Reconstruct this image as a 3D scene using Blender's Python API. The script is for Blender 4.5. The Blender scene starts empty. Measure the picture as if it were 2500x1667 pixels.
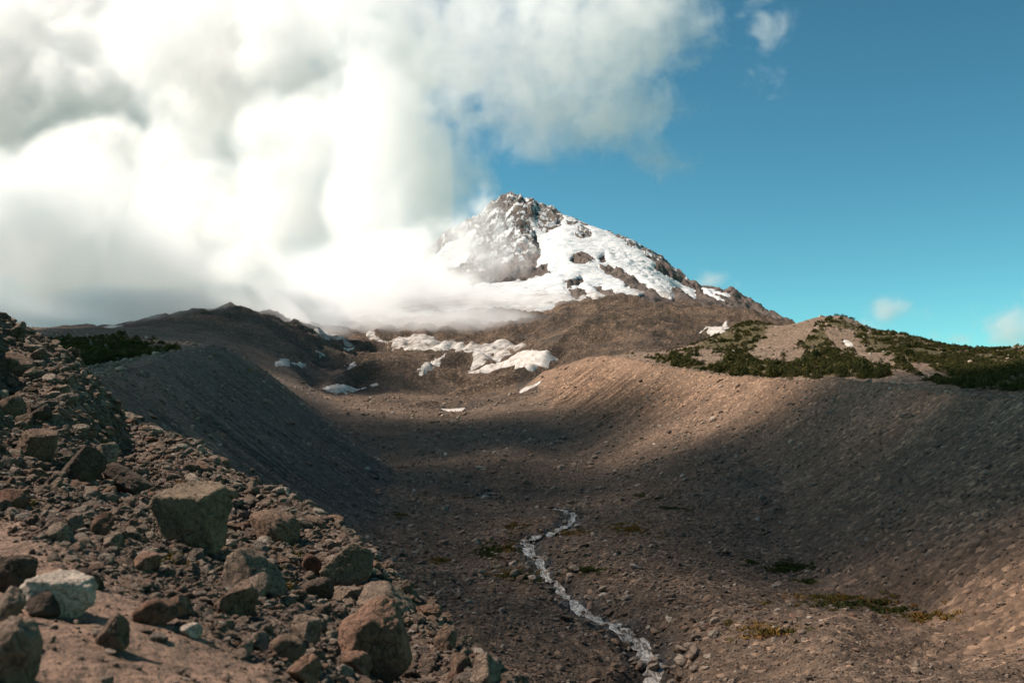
import bpy, bmesh, math, random
import numpy as np
from mathutils import Vector

rng = np.random.default_rng(7)
random.seed(7)
SC = bpy.context.scene
COL = SC.collection

# ------------------------------------------------------------------ camera
F, CX, CY = 2430.0, 1250.0, 833.5           # photo pixels (2500 wide), 35 mm lens
PITCH = math.atan((1080 - CY) / F)
SP, CP = math.sin(PITCH), math.cos(PITCH)
cd = bpy.data.cameras.new('camera')
cam = bpy.data.objects.new('camera', cd)
COL.objects.link(cam)
cam.location = (0, 0, 0)
cam.rotation_euler = (math.pi / 2 + PITCH, 0, 0)
cd.sensor_width = 36.0
cd.lens = 36.0 * F / 2500.0
cd.clip_start = 0.2
cd.clip_end = 30000
cd.dof.use_dof = True
cd.dof.focus_distance = 60.0
cd.dof.aperture_fstop = 2.4
SC.camera = cam

# ------------------------------------------------------------------ light
SUN_EL, SUN_AZ = math.radians(49), math.radians(-84)    # azimuth from +Y, negative = left
SUND = Vector((math.sin(SUN_AZ) * math.cos(SUN_EL), math.cos(SUN_AZ) * math.cos(SUN_EL), math.sin(SUN_EL)))
W = bpy.data.worlds.new('World')
SC.world = W
W.use_nodes = True
wn = W.node_tree
sky = wn.nodes.new('ShaderNodeTexSky')
sky.sky_type = 'NISHITA'
sky.sun_disc = False
sky.sun_elevation = SUN_EL
sky.sun_rotation = SUN_AZ
sky.altitude = 1900
sky.air_density = 1.0
sky.dust_density = 0.3
sky.ozone_density = 1.0
tint = wn.nodes.new('ShaderNodeMix')
tint.data_type = 'RGBA'
tint.blend_type = 'MULTIPLY'
tint.inputs[0].default_value = 1.0
wn.links.new(sky.outputs[0], tint.inputs[6])
tint.inputs[7].default_value = (0.62, 0.985, 0.80, 1)
gam = wn.nodes.new('ShaderNodeGamma')
gam.inputs[1].default_value = 1.35
pre = wn.nodes.new('ShaderNodeVectorMath')
pre.operation = 'SCALE'
pre.inputs['Scale'].default_value = 0.14
wn.links.new(tint.outputs[2], pre.inputs[0])
wn.links.new(pre.outputs[0], gam.inputs[0])
wn.links.new(gam.outputs[0], wn.nodes['Background'].inputs[0])
wn.nodes['Background'].inputs[1].default_value = 0.80

sl = bpy.data.lights.new('sun', 'SUN')
sl.energy = 5.0
sl.angle = math.radians(0.5)
sl.color = (1.0, 0.90, 0.785)
so = bpy.data.objects.new('sun', sl)
so.rotation_euler = SUND.to_track_quat('Z', 'Y').to_euler()
COL.objects.link(so)

vs = SC.view_settings
vs.view_transform = 'Standard'
vs.look = 'None'
vs.gamma = 1.0
vs.use_curve_mapping = False
vs.exposure = 0.68
cy = SC.cycles
cy.max_bounces = 16
cy.diffuse_bounces = 2
cy.volume_bounces = 16
cy.transparent_max_bounces = 8
cy.volume_step_rate = 1.0
cy.use_denoising = True
cy.sample_clamp_indirect = 8.0

# ------------------------------------------------------------------ maths helpers
def at(px, py):
    """photo pixel -> (X/Y, Z/Y) of its ray"""
    u = (np.asarray(px, float) - CX) / F
    v = (CY - np.asarray(py, float)) / F
    d = CP - SP * v
    return u / d, (SP + CP * v) / d

def to_px(X, Y, Z):
    fw = CP * Y + SP * Z
    up = -SP * Y + CP * Z
    return CX + F * X / fw, CY - F * up / fw

def world(px, py, D):
    a, t = at(px, py)
    return a * D, D + 0 * a, t * D

_perm = np.random.default_rng(11).permutation(512)
_perm = np.concatenate([_perm, _perm]).astype(np.int64)
_grad = np.random.default_rng(12).normal(size=(512, 3))
_grad /= np.linalg.norm(_grad, axis=1)[:, None]

def noise(x, y, z=0.0):
    x, y, z = np.broadcast_arrays(np.asarray(x, float), np.asarray(y, float), np.asarray(z, float))
    xi, yi, zi = np.floor(x), np.floor(y), np.floor(z)
    fx, fy, fz = x - xi, y - yi, z - zi
    xi, yi, zi = (q.astype(np.int64) & 511 for q in (xi, yi, zi))
    fade = lambda q: q * q * q * (q * (q * 6 - 15) + 10)
    u, v, w = fade(fx), fade(fy), fade(fz)
    def g(i, j, k):
        h = _perm[(_perm[(_perm[(xi + i) & 511] + yi + j) & 511] + zi + k) & 511]
        gr = _grad[h]
        return gr[..., 0] * (fx - i) + gr[..., 1] * (fy - j) + gr[..., 2] * (fz - k)
    L = lambda p, q, s: p + s * (q - p)
    return L(L(L(g(0, 0, 0), g(1, 0, 0), u), L(g(0, 1, 0), g(1, 1, 0), u), v),
             L(L(g(0, 0, 1), g(1, 0, 1), u), L(g(0, 1, 1), g(1, 1, 1), u), v), w) * 1.6

def fbm(x, y, z=0.0, octv=4, gain=0.5, ridged=False):
    s, amp, tot = 0.0, 1.0, 0.0
    for o in range(octv):
        k = 2.03 ** o
        n = noise(np.asarray(x) * k + 17.3 * o, np.asarray(y) * k + 5.1 * o, np.asarray(z) * k + 9.7 * o)
        if ridged:
            n = 1 - 2 * np.abs(n)
        s = s + amp * n
        tot += amp
        amp *= gain
    return s / tot

def sstep(a, b, x):
    q = np.clip((x - a) / (b - a), 0, 1)
    return q * q * (3 - 2 * q)

class TPS:
    KA = 4.0
    def __init__(self, pts, lam=1e-4):
        """pts: rows (a, l, t)"""
        p = np.array(pts, float)
        self.c = np.stack([p[:, 0] * self.KA, p[:, 1]], 1)
        n = len(p)
        r = np.linalg.norm(self.c[:, None] - self.c[None], axis=2)
        A = np.zeros((n + 3, n + 3))
        A[:n, :n] = self.k(r) + lam * np.eye(n)
        A[:n, n] = 1
        A[:n, n + 1:] = self.c
        A[n:, :n] = A[:n, n:].T
        b = np.zeros(n + 3)
        b[:n] = p[:, 2]
        self.w = np.linalg.solve(A, b)
    @staticmethod
    def k(r):
        return r * r * np.log(np.maximum(r, 1e-9))
    def __call__(self, a, l):
        sh = np.shape(a)
        q = np.stack([np.ravel(a) * self.KA, np.ravel(l)], 1)
        out = np.empty(len(q))
        n = len(self.c)
        for i in range(0, len(q), 40000):
            s = q[i:i + 40000]
            r2 = ((s ** 2).sum(1)[:, None] + (self.c ** 2).sum(1)[None] - 2 * s @ self.c.T)
            r2 = np.maximum(r2, 1e-12)
            out[i:i + 40000] = (0.5 * r2 * np.log(r2)) @ self.w[:n] + self.w[n] + s @ self.w[n + 1:]
        return out.reshape(sh)

def inpoly(x, y, poly):
    x, y = np.asarray(x, float), np.asarray(y, float)
    r = np.zeros(x.shape, bool)
    n = len(poly)
    for i in range(n):
        x0, y0 = poly[i]
        x1, y1 = poly[(i + 1) % n]
        if y0 == y1:
            continue
        c = ((y0 > y) != (y1 > y)) & (x < (x1 - x0) * (y - y0) / (y1 - y0) + x0)
        r ^= c
    return r

def polydist(x, y, poly):
    """signed distance, positive inside"""
    x, y = np.asarray(x, float), np.asarray(y, float)
    d = np.full(x.shape, 1e9)
    n = len(poly)
    for i in range(n):
        x0, y0 = poly[i]
        x1, y1 = poly[(i + 1) % n]
        dx, dy = x1 - x0, y1 - y0
        s = np.clip(((x - x0) * dx + (y - y0) * dy) / (dx * dx + dy * dy + 1e-9), 0, 1)
        d = np.minimum(d, np.hypot(x - x0 - s * dx, y - y0 - s * dy))
    return np.where(inpoly(x, y, poly), d, -d)

def polyline(X, Y, pts):
    """distance to a plan polyline, interpolated height, arc length, side (+ = right of travel)"""
    best = np.full(X.shape, 1e9)
    hz = np.zeros(X.shape)
    ss = np.zeros(X.shape)
    sd = np.zeros(X.shape)
    acc = 0.0
    for (x0, y0, z0), (x1, y1, z1) in zip(pts[:-1], pts[1:]):
        dx, dy = x1 - x0, y1 - y0
        L = math.hypot(dx, dy)
        s = np.clip(((X - x0) * dx + (Y - y0) * dy) / (L * L), 0, 1)
        ex, ey = X - x0 - s * dx, Y - y0 - s * dy
        d = np.hypot(ex, ey)
        m = d < best
        best = np.where(m, d, best)
        hz = np.where(m, z0 + s * (z1 - z0), hz)
        ss = np.where(m, acc + s * L, ss)
        sd = np.where(m, np.sign(dx * ey - dy * ex) * -1, sd)
        acc += L
    return best, hz, ss, sd

def smax(a, b, k):
    h = np.clip(0.5 + 0.5 * (a - b) / k, 0, 1)
    return b + (a - b) * h + k * h * (1 - h)

def dense(pts, n=6):
    """smooth a polyline (Catmull-Rom)"""
    p = np.array(pts, float)
    p = np.vstack([2 * p[0] - p[1], p, 2 * p[-1] - p[-2]])
    out = []
    for i in range(1, len(p) - 2):
        for k in range(n):
            s = k / n
            out.append(0.5 * ((2 * p[i]) + (-p[i - 1] + p[i + 1]) * s + (2 * p[i - 1] - 5 * p[i] + 4 * p[i + 1] - p[i + 2]) * s * s
                              + (-p[i - 1] + 3 * p[i] - 3 * p[i + 1] + p[i + 2]) * s ** 3))
    out.append(p[-2])
    return [tuple(q) for q in out]

# ------------------------------------------------------------------ object helpers
def tag(o, label=None, cat=None, group=None, kind=None):
    for k, v in (('label', label), ('category', cat), ('group', group), ('kind', kind)):
        if v:
            o[k] = v
    return o

def link(name, data, mat=None, parent=None):
    o = bpy.data.objects.new(name, data)
    COL.objects.link(o)
    if mat and not data.materials:
        data.materials.append(mat)
    o.parent = parent
    return o

def mesh_arrays(name, verts, faces, smooth=True):
    """faces: (n,3) or (n,4) int array"""
    m = bpy.data.meshes.new(name)
    verts = np.ascontiguousarray(verts, np.float32)
    faces = np.ascontiguousarray(faces, np.int32)
    k = faces.shape[1]
    m.vertices.add(len(verts))
    m.vertices.foreach_set('co', verts.ravel())
    m.loops.add(faces.size)
    m.loops.foreach_set('vertex_index', faces.ravel())
    m.polygons.add(len(faces))
    m.polygons.foreach_set('loop_start', np.arange(len(faces), dtype=np.int32) * k)
    m.update(calc_edges=True)
    m.polygons.foreach_set('use_smooth', np.full(len(faces), smooth))
    m.update()
    return m

def set_attr(m, name, vals):
    vals = np.ascontiguousarray(vals, np.float32)
    if vals.ndim == 1:
        m.attributes.new(name, 'FLOAT', 'POINT').data.foreach_set('value', vals)
    else:
        m.attributes.new(name, 'FLOAT_VECTOR', 'POINT').data.foreach_set('vector', vals.ravel())

def grid_faces(n, m):
    """n columns x m rows, vertex index = i*m + j; normals up for i -> +X, j -> +Y"""
    i, j = np.meshgrid(np.arange(n - 1), np.arange(m - 1), indexing='ij')
    b = (i * m + j).ravel()
    return np.stack([b, b + m, b + m + 1, b + 1], 1)

# ------------------------------------------------------------------ material helpers
ALB = 1.01      # overall reflectance of the place's materials
class NT:
    def __init__(self, name):
        self.m = bpy.data.materials.new(name)
        self.m.use_nodes = True
        self.t = self.m.node_tree
        self.b = self.t.nodes['Principled BSDF']
        self.b.inputs['Specular IOR Level'].default_value = 0.2
        self.b.inputs['Roughness'].default_value = 0.95
    def n(self, typ, **kw):
        q = self.t.nodes.new('ShaderNode' + typ)
        for k, v in kw.items():
            setattr(q, k, v)
        return q
    def l(self, a, b):
        self.t.links.new(a, b)
    def val(self, sock, v):
        if hasattr(v, 'is_output') or isinstance(v, bpy.types.NodeSocket):
            self.l(v, sock)
        else:
            sock.default_value = v
    def pos(self, scale=(1, 1, 1), src=None):
        g = src or self.n('NewGeometry').outputs['Position']
        mp = self.n('Mapping')
        mp.inputs['Scale'].default_value = scale
        self.l(g, mp.inputs[0])
        return mp.outputs[0]
    def noise(self, vec, scale, detail=4, rough=0.55, dist=0.0):
        q = self.n('TexNoise')
        self.l(vec, q.inputs['Vector'])
        q.inputs['Scale'].default_value = scale
        q.inputs['Detail'].default_value = detail
        q.inputs['Roughness'].default_value = rough
        q.inputs['Distortion'].default_value = dist
        return q.outputs['Fac']
    def voro(self, vec, scale, out='Color', feature='F1'):
        q = self.n('TexVoronoi', feature=feature)
        self.l(vec, q.inputs['Vector'])
        q.inputs['Scale'].default_value = scale
        return q.outputs[out]
    def math(self, op, a, b=0.0, clamp=False):
        q = self.n('Math', operation=op, use_clamp=clamp)
        self.val(q.inputs[0], a)
        self.val(q.inputs[1], b)
        return q.outputs[0]
    def ramp(self, fac, stops):
        q = self.n('ValToRGB')
        el = q.color_ramp.elements
        while len(el) < len(stops):
            el.new(0.5)
        for e, (p, c) in zip(el, stops):
            e.position = p
            e.color = (*c, 1) if len(c) == 3 else c
        self.l(fac, q.inputs[0])
        return q.outputs[0]
    def mix(self, fac, a, b, mode='MIX'):
        q = self.n('Mix', data_type='RGBA', blend_type=mode)
        self.val(q.inputs[0], fac)
        self.val(q.inputs[6], a if not isinstance(a, tuple) else (*a, 1))
        self.val(q.inputs[7], b if not isinstance(b, tuple) else (*b, 1))
        return q.outputs[2]
    def attr(self, name, out='Fac'):
        return self.n('Attribute', attribute_name=name).outputs[out]
    def bump(self, height, strength=1.0, dist=1.0):
        q = self.n('Bump')
        q.inputs['Strength'].default_value = strength
        q.inputs['Distance'].default_value = dist
        self.l(height, q.inputs['Height'])
        return q.outputs[0]
    def done(self, color, normal=None):
        self.val(self.b.inputs['Base Color'], self.mix(1.0, color, (ALB * 1.02, ALB * 0.955, ALB * 0.92), 'MULTIPLY'))
        if normal is not None:
            self.l(normal, self.b.inputs['Normal'])
        return self.m

def ground_material(name, lo, hi, unit, flow=False, veg=None, speck=0.5, bump=1.0, crags=None, warm=None, wet=False):
    """bare stony ground; unit = size of its common stones in metres"""
    k = NT(name)
    p = k.pos()
    big = k.noise(p, 0.05 / unit, 5, 0.6)
    mid = k.noise(p, 0.6 / unit, 6, 0.65)
    col = k.mix(k.ramp(big, [(0.35, (0, 0, 0)), (0.65, (1, 1, 1))]), lo, hi)
    if warm:
        c2 = k.mix(k.ramp(big, [(0.35, (0, 0, 0)), (0.65, (1, 1, 1))]), warm[0], warm[1])
        col = k.mix(k.attr('warm'), col, c2)
    col = k.mix(0.55, col, k.ramp(mid, [(0.25, (0.35, 0.35, 0.36)), (0.5, (0.9, 0.88, 0.86)), (0.75, (1.5, 1.45, 1.4))]), 'MULTIPLY')
    cell = k.n('SeparateColor')
    vv = k.n('TexVoronoi', feature='F1')
    k.l(p, vv.inputs['Vector'])
    vv.inputs['Scale'].default_value = 1.0 / unit
    k.l(vv.outputs['Color'], cell.inputs[0])
    tone = k.ramp(cell.outputs[0], [(0.0, (0.38, 0.38, 0.39)), (0.55, (0.9, 0.88, 0.86)), (0.88, (1.3, 1.26, 1.2)), (1.0, (2.6, 2.5, 2.4))])
    col = k.mix(speck, col, tone, 'MULTIPLY')
    h = k.math('ADD', k.math('MULTIPLY', mid, 1.7 * unit), k.math('MULTIPLY', k.math('SUBTRACT', 0.7, vv.outputs['Distance']), k.math('MULTIPLY', cell.outputs[1], 1.3 * unit)))
    h = k.math('ADD', h, k.math('MULTIPLY', k.noise(p, 4.0 / unit, 3, 0.6), 0.4 * unit))
    if crags:
        cr = k.noise(k.pos((1, 0.6, 1.6)), 0.03, 8, 0.72, 0.8)
        col = k.mix(k.ramp(cr, [(0.53, (0, 0, 0)), (0.58, (0.85, 0.85, 0.85))]), col, crags)
        h = k.math('ADD', h, k.math('MULTIPLY', cr, 9.0))
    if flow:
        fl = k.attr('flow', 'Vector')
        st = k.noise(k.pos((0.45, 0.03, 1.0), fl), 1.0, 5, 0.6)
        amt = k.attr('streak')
        col = k.mix(k.math('MULTIPLY', amt, 0.95, True), col, k.ramp(st, [(0.32, (0.36, 0.34, 0.33)), (0.50, (0.95, 0.95, 0.95)), (0.70, (1.5, 1.43, 1.36))]), 'MULTIPLY')  # scree streaks, contrast raised to paint in the shading of the rills
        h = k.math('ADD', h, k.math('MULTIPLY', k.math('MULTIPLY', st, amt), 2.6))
    if veg:
        vm = k.attr('veg')
        vm = k.math('MULTIPLY', vm, k.math('ADD', k.noise(p, 0.35, 5, 0.65), -0.02), False)
        vm = k.ramp(vm, [(0.22, (0, 0, 0)), (0.42, (1, 1, 1))])
        gc = k.ramp(k.noise(p, 0.8, 3), [(0.3, veg[0]), (0.7, veg[1])])
        col = k.mix(vm, col, gc)
    if wet:
        wm = k.math('MULTIPLY', k.attr('wet'), 0.9, True)
        col = k.mix(wm, col, (0.035, 0.029, 0.025))
        k.l(k.math('SUBTRACT', 0.95, k.math('MULTIPLY', k.attr('wet'), 0.5)), k.b.inputs['Roughness'])
    return k.done(col, k.bump(h, 1.0, bump))
# ------------------------------------------------------------------ terrain: heights
def ctl(rows):
    out = []
    for px, py, D in rows:
        a, t = at(px, py)
        out.append((float(a), math.log(D), float(t)))
    return out

# the valley, its hills and the mountain: (photo x, photo y, distance in metres)
VAL = [
    # valley floor and its benches
    (1590, 1667, 91), (1720, 1667, 82), (1900, 1667, 74), (2150, 1667, 70), (2450, 1667, 66), (2700, 1700, 62),
    (1480, 1667, 90), (1300, 1667, 84), (1100, 1667, 80), (850, 1667, 78), (600, 1640, 80), (300, 1600, 84),
    (1570, 1580, 101), (1500, 1530, 109), (1400, 1480, 124), (1330, 1400, 148), (1270, 1310, 190), (1310, 1270, 219), (1390, 1240, 246),
    (1700, 1545, 98), (1880, 1520, 97), (2060, 1532, 92), (2250, 1580, 84), (2450, 1600, 80), (2700, 1620, 74),
    (1900, 1465, 124), (2150, 1500, 112), (2350, 1530, 103), (2600, 1580, 92),
    (1000, 1500, 104), (1250, 1560, 98), (900, 1400, 132), (1100, 1440, 128), (1220, 1440, 134), (1050, 1345, 168), (1180, 1380, 158),
    (1500, 1400, 146), (1700, 1420, 138), (1600, 1330, 172), (1450, 1290, 205), (1200, 1290, 210), (950, 1300, 196), (780, 1290, 195), (600, 1310, 180),
    (1000, 1215, 280), (1190, 1207, 305), (1300, 1210, 300), (850, 1220, 265), (1420, 1215, 285),
    (1000, 1165, 330), (1120, 1155, 335), (1250, 1135, 338), (1340, 1165, 325), (1250, 1110, 352),
    # bowl
    (860, 1120, 390), (1000, 1100, 405), (1100, 1085, 420), (1250, 1070, 420), (1350, 1070, 420), (900, 1040, 470), (1050, 1020, 520), (1200, 1010, 520), (1320, 990, 520),
    (1105, 1000, 560), (950, 985, 590), (1240, 965, 590), (1350, 940, 590), (870, 965, 640), (1000, 955, 670), (1100, 960, 650),
    # mounds behind the bowl and the ice between them
    (1130, 948, 700), (1210, 925, 725), (1290, 893, 760), (1370, 906, 770), (1240, 950, 670), (1150, 915, 830), (1300, 905, 830), (1250, 880, 890), (1350, 862, 930),
    (780, 948, 720), (850, 903, 780), (960, 868, 830), (1035, 882, 850), (900, 940, 720), (1000, 905, 790), (1080, 910, 800), (880, 880, 900), (980, 872, 920),
    (1090, 868, 940), (1145, 855, 965), (1205, 880, 930), (1000, 852, 1000), (1250, 852, 1010), (1150, 848, 1050), (950, 835, 1080),
    (1000, 818, 1180), (1150, 802, 1260), (1280, 800, 1230), (850, 815, 1180), (1330, 815, 1100),
    # rocky spur right of the ice
    (1330, 858, 900), (1365, 830, 940), (1400, 797, 1000), (1470, 767, 1060), (1530, 760, 1090), (1600, 776, 1090), (1680, 800, 1060), (1420, 838, 900), (1500, 822, 900), (1600, 830, 850), (1500, 865, 650), (1620, 868, 600),
    (1450, 775, 1180), (1530, 772, 1220), (1640, 800, 1200), (1750, 812, 1180), (1770, 785, 1280),
    (1420, 745, 1420), (1520, 722, 1530), (1600, 714, 1590), (1680, 730, 1560), (1780, 752, 1500), (1860, 770, 1450), (1950, 800, 1380),
    # forested ridge behind the right moraine
    (1660, 878, 520), (1640, 862, 600), (1760, 890, 470), (1900, 900, 400), (2050, 905, 360), (2200, 915, 320), (2350, 935, 285), (2550, 945, 245),
    (1700, 832, 660), (1760, 797, 700), (1810, 772, 720), (1860, 772, 720), (1930, 790, 690), (1990, 773, 650), (2060, 771, 640), (2120, 800, 620), (2210, 817, 590), (2310, 842, 560), (2400, 852, 540), (2500, 846, 540), (2700, 850, 520),
    (1800, 840, 590), (1950, 850, 530), (2060, 835, 530), (2150, 850, 500), (2300, 885, 430), (2450, 890, 400),
    (1760, 850, 850), (1860, 830, 850), (1990, 840, 800), (2100, 850, 780), (2310, 890, 720), (2500, 900, 700), (2700, 900, 680), (1950, 860, 1000), (2300, 900, 1000), (2600, 910, 1000),
    # left: plateau with the far wood, dark shoulder hill
    (60, 930, 230), (160, 890, 320), (120, 860, 420), (250, 880, 330), (330, 860, 460), (420, 850, 520), (200, 835, 520), (350, 828, 620), (480, 838, 620), (520, 850, 500), (-150, 870, 300), (-150, 820, 600),
    (-200, 815, 700), (60, 806, 740), (200, 797, 830), (400, 776, 960), (560, 756, 1060), (650, 768, 1090), (720, 786, 1100), (768, 800, 1090),
    (500, 800, 840), (620, 830, 820), (700, 850, 850), (775, 862, 960), (820, 850, 1040), (640, 890, 640), (730, 910, 690), (620, 940, 500), (730, 970, 540), (790, 1010, 500), (700, 1050, 400), (780, 1110, 370), (680, 1180, 270), (600, 1230, 215), (500, 1250, 170),
    (-200, 850, 1100), (200, 840, 1200), (450, 815, 1350), (620, 800, 1450), (760, 800, 1400), (850, 790, 1450),
    # lower mountain
    (1000, 770, 1500), (1150, 760, 1480), (1280, 755, 1480), (1380, 735, 1520), (1300, 720, 1650), (1420, 698, 1740), (1500, 690, 1780), (1150, 715, 1700), (1000, 720, 1750), (880, 750, 1750), (600, 860, 1900), (700, 850, 2200), (800, 800, 2450), (700, 850, 2500), (550, 880, 2400), (300, 880, 2300), (900, 800, 2800), (750, 880, 2900), (500, 900, 2900), (1000, 730, 2850), (1000, 850, 3400), (700, 920, 3400), (400, 920, 3300), (880, 760, 2200),
    # face
    (1640, 705, 1740), (1700, 728, 1950), (1750, 742, 1880), (1800, 768, 1740), (1870, 797, 1750), (1950, 832, 1740), (2050, 870, 1700), (1660, 700, 2050), (1580, 668, 1900), (1500, 645, 2010), (1400, 650, 1940), (1450, 600, 2200), (1400, 590, 2230), (1540, 630, 2080), (1340, 640, 2080),
    (1370, 560, 2360), (1335, 560, 2400), (1310, 600, 2290), (1340, 600, 2240), (1330, 530, 2500),
    (1253, 477, 2600), (1255, 500, 2530), (1263, 520, 2470), (1275, 557, 2370), (1300, 600, 2250), (1314, 621, 2195), (1296, 660, 2090), (1270, 690, 1980),
    (1235, 540, 2480), (1215, 580, 2400), (1190, 620, 2300), (1230, 650, 2150), (1160, 660, 2150), (1190, 545, 2530), (1130, 600, 2470), (1090, 640, 2350), (1040, 665, 2130), (1050, 700, 1950),
    # skyline
    (1270, 484, 2600), (1308, 495, 2590), (1346, 511, 2570), (1372, 526, 2550), (1410, 541, 2530), (1440, 557, 2510), (1495, 577, 2460), (1538, 597, 2410), (1580, 618, 2360), (1623, 643, 2300), (1665, 673, 2240), (1708, 699, 2180), (1750, 709, 2140), (1793, 716, 2100), (1835, 741, 2040), (1878, 767, 1990), (1935, 795, 1950), (2050, 850, 1900),
    (1240, 476, 2605), (1197, 502, 2620), (1138, 545, 2640), (1087, 571, 2650), (1049, 613, 2640), (1006, 655, 2600), (900, 735, 2500),
]
MOR_R = [(1330, 905, 660), (1400, 886, 600), (1480, 868, 540), (1600, 888, 455), (1700, 904, 400), (1850, 920, 335), (2000, 925, 280), (2150, 930, 235), (2300, 953, 192), (2500, 960, 150), (2800, 965, 112), (3300, 970, 75)]
MOR_L = [(-300, 1060, 62), (-50, 1005, 84), (100, 955, 104), (220, 922, 130), (300, 905, 165), (400, 872, 235), (470, 852, 290), (525, 846, 335), (570, 862, 400), (600, 880, 470)]
val_ctl = ctl(VAL)
for px, py, D in [(1253, 477, 2600), (1346, 511, 2570), (1440, 557, 2510), (1538, 597, 2410), (1623, 643, 2300), (1708, 699, 2180), (1835, 741, 2040), (1138, 545, 2640), (1006, 655, 2600), (1950, 800, 1940)]:
    val_ctl += ctl([(px, py + 70, D + 230), (px, py + 200, D + 700)])
tps_val = TPS(val_ctl)
W3 = lambda rows: dense([tuple(float(q) for q in world(*r)) for r in rows])
mor_r, mor_l = W3(MOR_R), W3(MOR_L)

MOUNDS = [([(760, 958, 700), (790, 942, 725), (850, 901, 780), (960, 866, 830), (1035, 880, 850)], 0.62, 0.4),
          ([(1110, 952, 690), (1130, 944, 700), (1210, 922, 725), (1290, 890, 760), (1370, 904, 775)], 0.75, 0.4),
          ([(1075, 872, 930), (1110, 860, 950), (1145, 851, 965), (1205, 878, 930)], 0.7, 0.5),
          ([(1330, 858, 890), (1365, 828, 940), (1400, 795, 1000), (1470, 765, 1060), (1530, 758, 1090), (1600, 774, 1090), (1690, 802, 1060)], 0.7, 0.35),
          ([(1470, 812, 960), (1520, 800, 960), (1560, 810, 930), (1600, 830, 880)], 0.9, 0.4),
          ([(1380, 742, 1400), (1420, 736, 1420), (1520, 716, 1500), (1600, 709, 1540), (1680, 726, 1530), (1780, 750, 1490)], 0.6, 0.4),
          ([(1540, 756, 1300), (1600, 748, 1300), (1680, 768, 1290), (1740, 778, 1280)], 0.7, 0.4),
          ([(930, 1000, 560), (1000, 985, 575), (1060, 978, 590)], 0.5, 0.35),
          ([(1050, 1160, 335), (1130, 1140, 345), (1250, 1110, 355), (1340, 1140, 345)], 1.1, 0.1)]
mounds = [(dense([tuple(float(q) for q in world(*r)) for r in m], 5), f, b) for m, f, b in MOUNDS]

def valley_base(a, l):
    Y = np.exp(l)
    X = a * Y
    base = tps_val(a, l) * Y
    far = sstep(600, 1100, Y)
    # relief of rubble and benches
    amp = 0.5 + 0.6 * sstep(60, 300, Y) + 5.0 * far
    base = base + amp * fbm(X / 26, Y / 26, 0, 5, 0.55) * (1 + far * 0.4)
    base = base + far * 5.0 * (fbm(X / 28, Y / 40, 11.0, 5, 0.6, ridged=True) - 0.55)
    base = base + 15.0 * far * (fbm(X / 80, Y / 130, 3.0, 6, 0.55, ridged=True) - 0.55)
    base = base - 9.0 * sstep(620, 760, Y) * (1 - sstep(1200, 1330, Y)) * sstep(-0.26, -0.18, a)
    for pts, fs, bs in mounds:
        xs, ys = [q[0] for q in pts], [q[1] for q in pts]
        k_ = ys[0] / 800.0
        m_ = 130 * k_
        sel = (Y > min(ys) - m_) & (Y < max(ys) + m_) & (X > min(xs) - m_) & (X < max(xs) + m_)
        if not sel.any():
            continue
        x, y = X[sel], Y[sel]
        d, hz, ss, sd = polyline(x, y, pts)
        front = np.where(y < np.interp(x, xs, ys), fs, bs)
        zmd = hz + 3.0 * k_ * fbm(x / (22 * k_), y / (22 * k_), 2.0, 4, 0.6) - front * d * (1 + 0.35 * fbm(ss / (18 * k_), d / (60 * k_), 4.0, 3, 0.6)) - 2.2 * k_ * np.abs(fbm(ss / (9 * k_), d / (50 * k_), 1.0, 3))
        zmd = np.where(d > m_ * 0.95, -1e3, zmd)
        base[sel] = smax(base[sel], zmd, 1.5 * k_)
    near = 1 - sstep(200, 420, Y)
    base = base + near * (0.75 * fbm(X / 5, Y / 5, 1.0, 4, 0.55) + 1.5 * fbm(X / 17, Y / 17, 6.0, 3, 0.5, ridged=True) + 1.2 * fbm(X / 40, Y / 40, 8.0, 2))
    return base

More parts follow.
